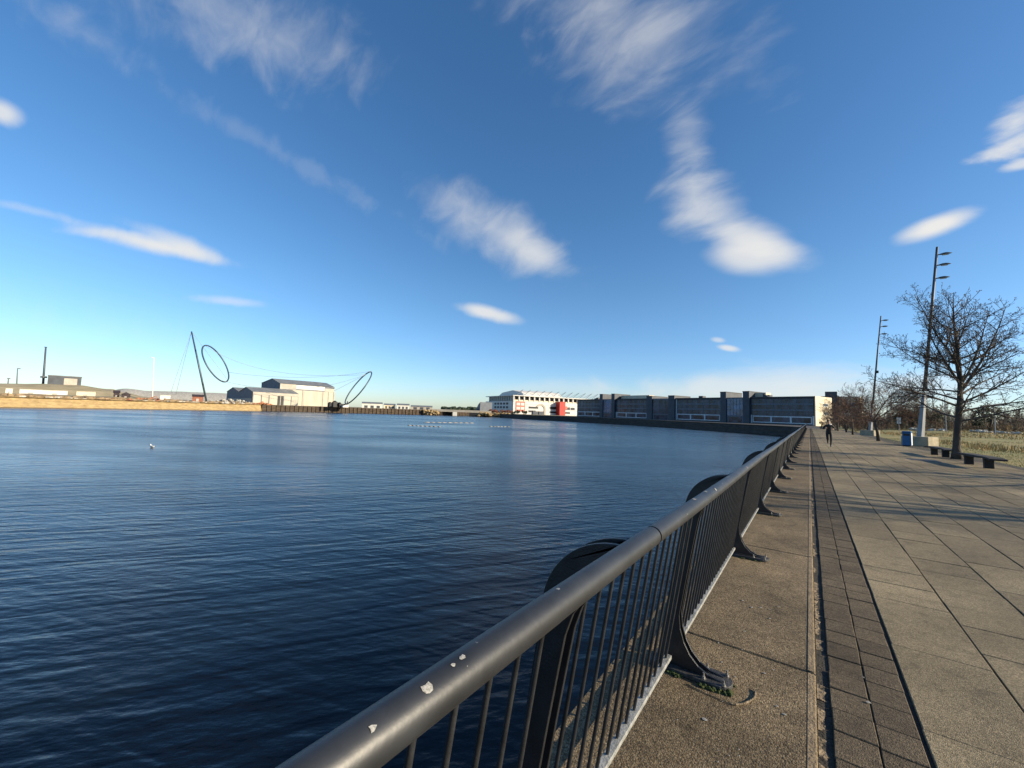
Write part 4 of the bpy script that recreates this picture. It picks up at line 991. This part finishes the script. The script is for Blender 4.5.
# ---------------------------------------------------------------- far left shore
def mound(name, c0, D, top, half_px, depth, m, kind='structure', pyb=None, seed=0):
    """a long low hill: crest heights given by (px, py) along its length"""
    mb = MB(); vs = []; n = len(top) * 6; rows = 7
    for i in range(n + 1):
        f = i / n * (len(top) - 1); k = min(len(top) - 2, int(f)); g_ = f - k; g_ = g_ * g_ * (3 - 2 * g_)
        px = top[k][0] + (top[k + 1][0] - top[k][0]) * (f - k); py = top[k][1] + (top[k + 1][1] - top[k][1]) * g_
        zt = max(GZ + .05, zat(px, py, D))
        for j in range(rows + 1):
            s_ = j / rows * 2 - 1; d_ = D + s_ * depth; x, y = at(px, d_); e = max(0, 1 - s_ * s_)
            vs.append((x, y, GZ - .1 + (zt - GZ + .1) * e ** .8 + mnoise.noise(Vector((x * .12, y * .12, seed))) * .35 * e))
    r_ = rows + 1; mb.add(vs, [(i * r_ + j, i * r_ + j + 1, (i + 1) * r_ + j + 1, (i + 1) * r_ + j) for i in range(n) for j in range(rows)])
    o = mb.build(name, m, smooth=True); o['kind'] = kind; return o
mound('grass_hill', 0, 400, [(-60, 383), (0, 383.5), (40, 384), (78, 385.5), (110, 389), (125, 393), (150, 397.5)], 0, 70, MT['mound'])
mound('low_hill', 0, 470, [(100, 392), (125, 388.5), (150, 391), (175, 391.5), (205, 392.5), (240, 394), (262, 399), (280, 403)], 0, 60, MT['rocks'], seed=4)
mound('earth_bank', 0, 305, [(-40, 394), (20, 393.5), (60, 395), (110, 396.5), (140, 398.5), (180, 400), (200, 401)], 0, 22, MT['land'], seed=7)
x, y = at(63, 396); r = thing('depot_building', 'dark flat roofed building with pale door on the grassy hill', 'building', (x, y, 5), 0)
hd = math.atan2(-y, -x) + math.pi / 2; r.rotation_euler = (0, 0, hd); r.scale = (.76, .8, 1); zt = zat(63, 376.7, 396) - 5
k_ = 396 / F / math.cos(rad(48)) * .72
MB().box(-9.6, -7, -1, 9.6, 7, zt).build('wall', MT['slate'], r)
MB().box(-.5, -7.15, .2, 7.2, -7, zt - 1.1).build('sliding_door', MT['cladgrey'], r); MB().box(-9.9, -7.3, zt, 9.9, 7.3, zt + .5).build('roof', MT['roofgrey'], r)
c0 = p3(43.2, 384.5, 402); c1 = p3(45.8, 347.5, 402)
o = thing('chimney', 'tall thin grey chimney left of the dark hill building', 'chimney', tuple(c0))
dv = c1 - c0; MB().tube([Vector((0, 0, -3)), dv], [.6, .42], 10).build('stack', MT['pole'], o, smooth=True); MB().tube([dv, dv * 1.02], [.65, .62], 10).build('rim', MT['slate'], o)
MB().tube([dv * .2 - UP * .5, dv * .2 + UP * .5], [1.5, 1.5], 10).build('platform', MT['pole'], o)
for px, py0, py1, lab in ((17, 383.5, 368.5, 'slender grey pole on the hill at the far left edge'), (8, 384, 378.5, 'short grey pole nearest the far left edge')):
    a = p3(px, py0, 400); c = p3(px + .5, py1, 400); o = thing('pole', lab, 'pole', tuple(a)); MB().tube([Vector((0, 0, -2)), c - a], [.3, .2], 6).build('shaft', MT['pole'], o); MB().box(-.3, -.6, (c - a).z - .3, .3, .7, (c - a).z + .3).build('head', MT['pole'], o)
a = p3(152.5, 396, 290); c = p3(154, 358, 290); o = thing('lamp_pole', 'tall thin white lamp pole on the far left shore', 'lamp pole', tuple(a))
MB().tube([Vector((0, 0, -1)), c - a], [.28, .18], 6).build('shaft', MT['white'], o); MB().tube([c - a, c - a + Vector((1.2, -1.6, .2))], .2, 5).build('arm', MT['white'], o)
# long white shed and boxes at the foot of the hill
def box_thing(name, label, cat, px0, px1, py0, py1, D, depth, m, roof=None, group=None):
    a = Vector((*at(px0, D), 0)); c = Vector((*at(px1, D), 0)); d = c - a; L = d.length; zb = zat((px0 + px1) / 2, py1, D); zt = zat((px0 + px1) / 2, py0, D)
    r = thing(name, label, cat, (a.x, a.y, min(zb, 1.6)), math.atan2(d.y, d.x), group); zb0 = min(zb, 1.6); h = zt - zb0
    MB().box(0, 0, -.6, L, depth, h).build('wall' if cat not in ('container', 'digger') else 'body', m, r)
    if roof == 'gable':
        MB().prism([(-.4, h), (depth + .4, h), (depth / 2, h + depth * .25)], lambda u, w: (-.3, u, w), lambda u, w: (L + .3, u, w)).build('roof', MT['roofdark'], r)
    elif roof == 'gable_front':
        MB().prism([(-.4, h - .1), (L + .4, h - .1), (L / 2, h + L * .38)], lambda u, w: (u, -.3, w), lambda u, w: (u, depth + .3, w)).build('roof', MT['roofdark'], r)
    else:
        MB().box(-.15, -.15, h, L + .15, depth + .15, h + .22).build('roof', MT['cladgrey'], r)
    n = max(1, int(L / 6))
    for i in range(n): MB().box(L * (i + .35) / n, -.08, .3, L * (i + .35) / n + min(1.6, L * .25), 0, max(.8, h * .6)).build('door', MT['cladgrey'], r)
    return r
box_thing('site_shed', 'long low white shed along the foot of the grassy hill', 'shed', 19, 67, 390.2, 395, 318, 8, MT['white'])
box_thing('site_shed', 'short white shed left of the long low white one', 'shed', 5, 12, 388.6, 393.5, 322, 7, MT['white'])
box_thing('site_shed', 'low pinkish shed right of the long white one', 'shed', 76, 95, 391.8, 396.2, 316, 8, MT['cream'])
box_thing('hut', 'dark hut with steep gable on the far left shore', 'hut', 121, 130, 394.4, 398, 322, 8, MT['roofdark'], 'gable_front')
box_thing('hut', 'dark narrow hut with lean roof left of the steep gabled hut', 'hut', 113, 119, 392.8, 396.5, 326, 6, MT['roofdark'], 'gable')
box_thing('cabin', 'white site cabin on the far left shore right of the orange digger', 'cabin', 160, 170, 395.4, 399.8, 296, 4, MT['white'])
box_thing('cabin', 'brick red cabin at the foot of the leaning mast', 'cabin', 192, 203, 396.6, 401.8, 290, 5, MT['brickred'], 'gable')
# orange digger
x, y = at(150, 288); r = thing('digger', 'orange digger with raised arm on the far left shore', 'digger', (x, y, GZ + .1), rad(60)); r.scale = (.62, .62, .62)
MB().box(-2.2, -1.5, 0, 2.2, -.7, 1).box(-2.2, .7, 0, 2.2, 1.5, 1).build('tracks', MT['dark'], r, bevel=.2); MB().box(-2.2, -1.4, 1.1, 1.4, 1.4, 2.3).build('body', MT['orange'], r, bevel=.15); MB().box(.2, .1, 2.3, 1.5, 1.3, 3.6).build('cab', MT['orange'], r, bevel=.1)
MB().tube([(1.2, -.5, 2.2), (3.6, -.5, 4.4), (5.6, -.5, 2.4)], [.3, .26, .2], 6).build('arm', MT['orange'], r); MB().prism([(5.2, 2.4), (6.1, 2.3), (6.0, 1.3), (5.1, 1.2)], lambda u, w: (u, -1, w), lambda u, w: (u, 0, w)).build('bucket', MT['dark'], r)
# spoil heaps
for k, (px, D, w, h, m, lab) in enumerate([(142, 292, 4.5, 1.5, 'orange', 'orange brick heap left of the digger on the far shore'), (157, 290, 3.5, 1.3, 'brickred', 'red brick heap right of the digger on the far shore'), (226, 300, 9, 3.4, 'rocks', 'pale rubble heap left of the low twin shed'), (240, 298, 9, 2.8, 'rocks', 'pale rubble heap touching the low twin shed'), (214, 297, 5, 1.3, 'rocks', 'small pale stone heap right of the brick red cabin'), (262, 292, 5, 1.5, 'orange', 'small rusty heap in front of the low twin shed')]):
    x, y = at(px, D); mb = MB()
    for q in range(40):
        f = R.random() ** .6; a = R.random() * 6.283; mb.blob((w * f * math.cos(a), w * f * math.sin(a), h * (1 - f) * R.uniform(.5, 1)), R.uniform(.4, .9), 1.2, 1.2, .8, .3)
    o = mb.build('spoil_heap', MT[m]); o.location = (x, y, GZ); tag(o, lab, 'heap')

# rough scrub and rubble along the top of the far bank
rs_ = random.Random(21)
for nm, mt_, cnt in (('shore_scrub', 'scrub', 330), ('shore_rubble', 'rocks', 170), ('shore_brick_rubble', 'brickred', 60)):
    mb = MB()
    for k in range(cnt):
        px = rs_.uniform(-10, 268) if nm != 'shore_brick_rubble' else rs_.gauss(170, 45)
        D = (262 + max(0, min(1, px / 260)) * 26) + rs_.uniform(2, 26); x, y = at(px, D); q = rs_.uniform(.3, 1.0) * (1.3 if nm == 'shore_scrub' else .9)
        mb.blob((x, y, GZ + q * .25), q, rs_.uniform(.9, 1.5), rs_.uniform(1., 2.4), rs_.uniform(.5, 1.), .4, 6, 4, rs_)
    mb.build(nm, MT[mt_], kind='stuff')

# ---------------------------------------------------------------- floats and gull on the water
def wpt(px, py):
    q = ray(px, py); t_ = (WZ - EYE) / q.z; return Vector((q.x * t_, q.y * t_, WZ))
def boom(label, a, c, n):
    a, c = wpt(*a), wpt(*c); d = c - a; r = thing('floating_boom', label, 'floating boom', tuple(a), math.atan2(d.y, d.x)); L = d.length
    for i in range(n):
        u = L * i / n; mb = MB(); h = R.uniform(.12, .3); mb.tube([(u + .1, R.uniform(-.3, .3), -.05), (u + L / n * .5, R.uniform(-.2, .2), h * .1), (u + L / n - .02, R.uniform(-.3, .3), -.05)], [.12, .2, .1], 7); mb.build('float', MT['float'], r, smooth=True)
boom('weathered floating boom, nearer longer line in mid dock', (407, 425.5), (441, 427), 8)
boom('weathered floating boom, farther thin line in mid dock', (424, 422.4), (474, 423.2), 9)
boom('weathered floating boom, short piece nearest the stadium', (489, 426.5), (510, 427), 6)
g0 = wpt(152, 447.5); r = thing('gull', 'white gull floating alone on the open water', 'gull', tuple(g0), rad(200))
mb = MB(); mb.tube([(-.30, 0, .12), (-.2, 0, .1), (-.05, 0, .08), (.10, 0, .1), (.18, 0, .17), (.2, 0, .24), (.25, 0, .26), (.27, 0, .255)], [.01, .06, .10, .09, .055, .045, .045, .02], 10); mb.build('body', MT['gull'], r, smooth=True)
for s_ in (-1, 1): MB().tube([(.1, s_ * .08, .14), (-.1, s_ * .09, .14), (-.36, s_ * .02, .15)], [.03, .045, .006], 6).build('wing', MT['gullgrey'], r, smooth=True)
MB().tube([(.27, 0, .255), (.34, 0, .245)], [.016, .004], 6).build('beak', MT['beak'], r)

# ---------------------------------------------------------------- jogger coming along the promenade
per = thing('person', 'person in black sportswear jogging towards the viewer along the promenade', 'person', (1.03, 34.0, 0), rad(0))
# faces -Y; joints in metres
J = dict(pel=(0, 0, .96), waist=(0, -.02, 1.10), chest=(0, -.05, 1.32), neck=(0, -.06, 1.48), headb=(0, -.075, 1.56), headm=(0, -.085, 1.645), headt=(0, -.075, 1.73),
         lsh=(.19, -.04, 1.42), lel=(.30, .12, 1.20), lwr=(.23, -.12, 1.16), rsh=(-.19, -.06, 1.42), rel=(-.29, -.02, 1.17), rwr=(-.17, -.25, 1.24),
         lhip=(.10, 0, .93), lkn=(.11, -.10, .52), lan=(.085, .02, .10), lto=(.09, -.15, .035), rhip=(-.10, 0, .93), rkn=(-.08, -.14, .54), ran=(-.06, .22, .34), rto=(-.06, .26, .20))
E_ = [('pel', 'waist'), ('waist', 'chest'), ('chest', 'neck'), ('neck', 'headb'), ('headb', 'headm'), ('headm', 'headt'), ('chest', 'lsh'), ('lsh', 'lel'), ('lel', 'lwr'), ('chest', 'rsh'), ('rsh', 'rel'), ('rel', 'rwr'),
      ('pel', 'lhip'), ('lhip', 'lkn'), ('lkn', 'lan'), ('lan', 'lto'), ('pel', 'rhip'), ('rhip', 'rkn'), ('rkn', 'ran'), ('ran', 'rto')]
RAD = dict(pel=.14, waist=.125, chest=.145, neck=.06, headb=.065, headm=.088, headt=.06, lsh=.075, lel=.048, lwr=.033, rsh=.075, rel=.048, rwr=.033, lhip=.10, lkn=.065, lan=.042, lto=.038, rhip=.10, rkn=.065, ran=.042, rto=.038)
ks = list(J); me = bpy.data.meshes.new('person_skeleton'); me.from_pydata([J[k] for k in ks], [(ks.index(a), ks.index(b2)) for a, b2 in E_], []); tmp = bpy.data.objects.new('tmp', me); COL.objects.link(tmp)
sk = tmp.modifiers.new('skin', 'SKIN'); ss = tmp.modifiers.new('sub', 'SUBSURF'); ss.levels = 2
for i, k in enumerate(ks):
    v = me.skin_vertices[0].data[i]; v.radius = (RAD[k], RAD[k] * (.78 if k in ('chest', 'waist', 'pel') else 1)); v.use_root = (k == 'pel')
dg = bpy.context.evaluated_depsgraph_get(); ev = bpy.data.meshes.new_from_object(tmp.evaluated_get(dg)); bpy.data.objects.remove(tmp)
ev.name = 'body'; ev.materials.clear()
for k in ('cloth', 'skin', 'shoe'): ev.materials.append(MT[k])
for p in ev.polygons:
    c = p.center; p.use_smooth = True
    p.material_index = 1 if c.z > 1.5 else (2 if (c.z < .09 and c.x > 0) or (c.x < 0 and c.y > .2 and c.z < .36) else 0)
# fingers, nose, ears joined to the same continuous figure
bm = bmesh.new(); bm.from_mesh(ev)
mb = MB()
for w, s_ in ((J['lwr'], 1), (J['rwr'], -1)):
    w = Vector(w); d = Vector((-.25 * s_, -.9, .1)).normalized(); sd_ = Vector((0, .1, 1)).normalized()
    mb.tube([w - d * .01, w + d * .04, w + d * .085], [.03, .038, .034], 8)
    for q in range(4):
        b0 = w + d * .08 + sd_ * (q - 1.5) * .019; l = (.036, .042, .039, .03)[q]; inn = Vector((-s_, 0, 0))
        mb.tube([b0, b0 + d * l, b0 + d * l * .9 + inn * l, b0 + d * l * .2 + inn * l * 1.2], [.0095, .009, .0085, .007], 5)
    mb.tube([w + d * .03 + sd_ * .03, w + d * .065 + sd_ * .055, w + d * .09 + sd_ * .04 - Vector((s_ * .02, 0, 0))], [.012, .011, .008], 5)
mb.tube([(0, -.165, 1.665), (0, -.19, 1.635), (0, -.17, 1.625)], [.010, .016, .012], 6)
for s_ in (-1, 1): mb.blob((s_ * .086, -.075, 1.64), .026, .45, .8, 1.2, .05)
mm = bpy.data.meshes.new('x'); mm.from_pydata(mb.v, [], mb.f)
n0 = len(bm.faces); bm.from_mesh(mm); bm.faces.ensure_lookup_table()
for f in bm.faces[n0:]: f.material_index = 1; f.smooth = True
bm.to_mesh(ev); bm.free()
body = bpy.data.objects.new('body', ev); COL.objects.link(body); body.parent = per
mb = MB(); mb.blob((0, -.055, 1.675), .103, .93, 1.05, 1.0, .04, 12, 8)
mb.v = [(x, y if y > -.12 or z > 1.70 else -.12, max(z, 1.60)) for x, y, z in mb.v]; mb.build('hair', MT['hair'], per, smooth=True)
for s_ in (-1, 1): MB().blob((s_ * .03, -.166, 1.655), .009, 1, .5, .7, 0).build('eye', MT['dark'], per, smooth=True)
MB().box(-.022, -.169, 1.592, .022, -.160, 1.600).build('mouth', MT['brickred'], per)
mb = MB(); mb.tube([(.03, -.17, 1.47), (.09, -.13, 1.50), (.13, -.02, 1.50), (.09, .05, 1.51)], [.02, .03, .032, .02], 7); mb.build('sunlit_shoulder', MT['shoulderlit'], per, smooth=True)  # pale strip added to paint the sunlight on the left shoulder
mb = MB(); mb.tube([J['lel'], (Vector(J['lel']) + Vector(J['lwr'])) / 2], [.050, .046], 8); mb.build('sleeve', MT['cloth'], per, smooth=True)
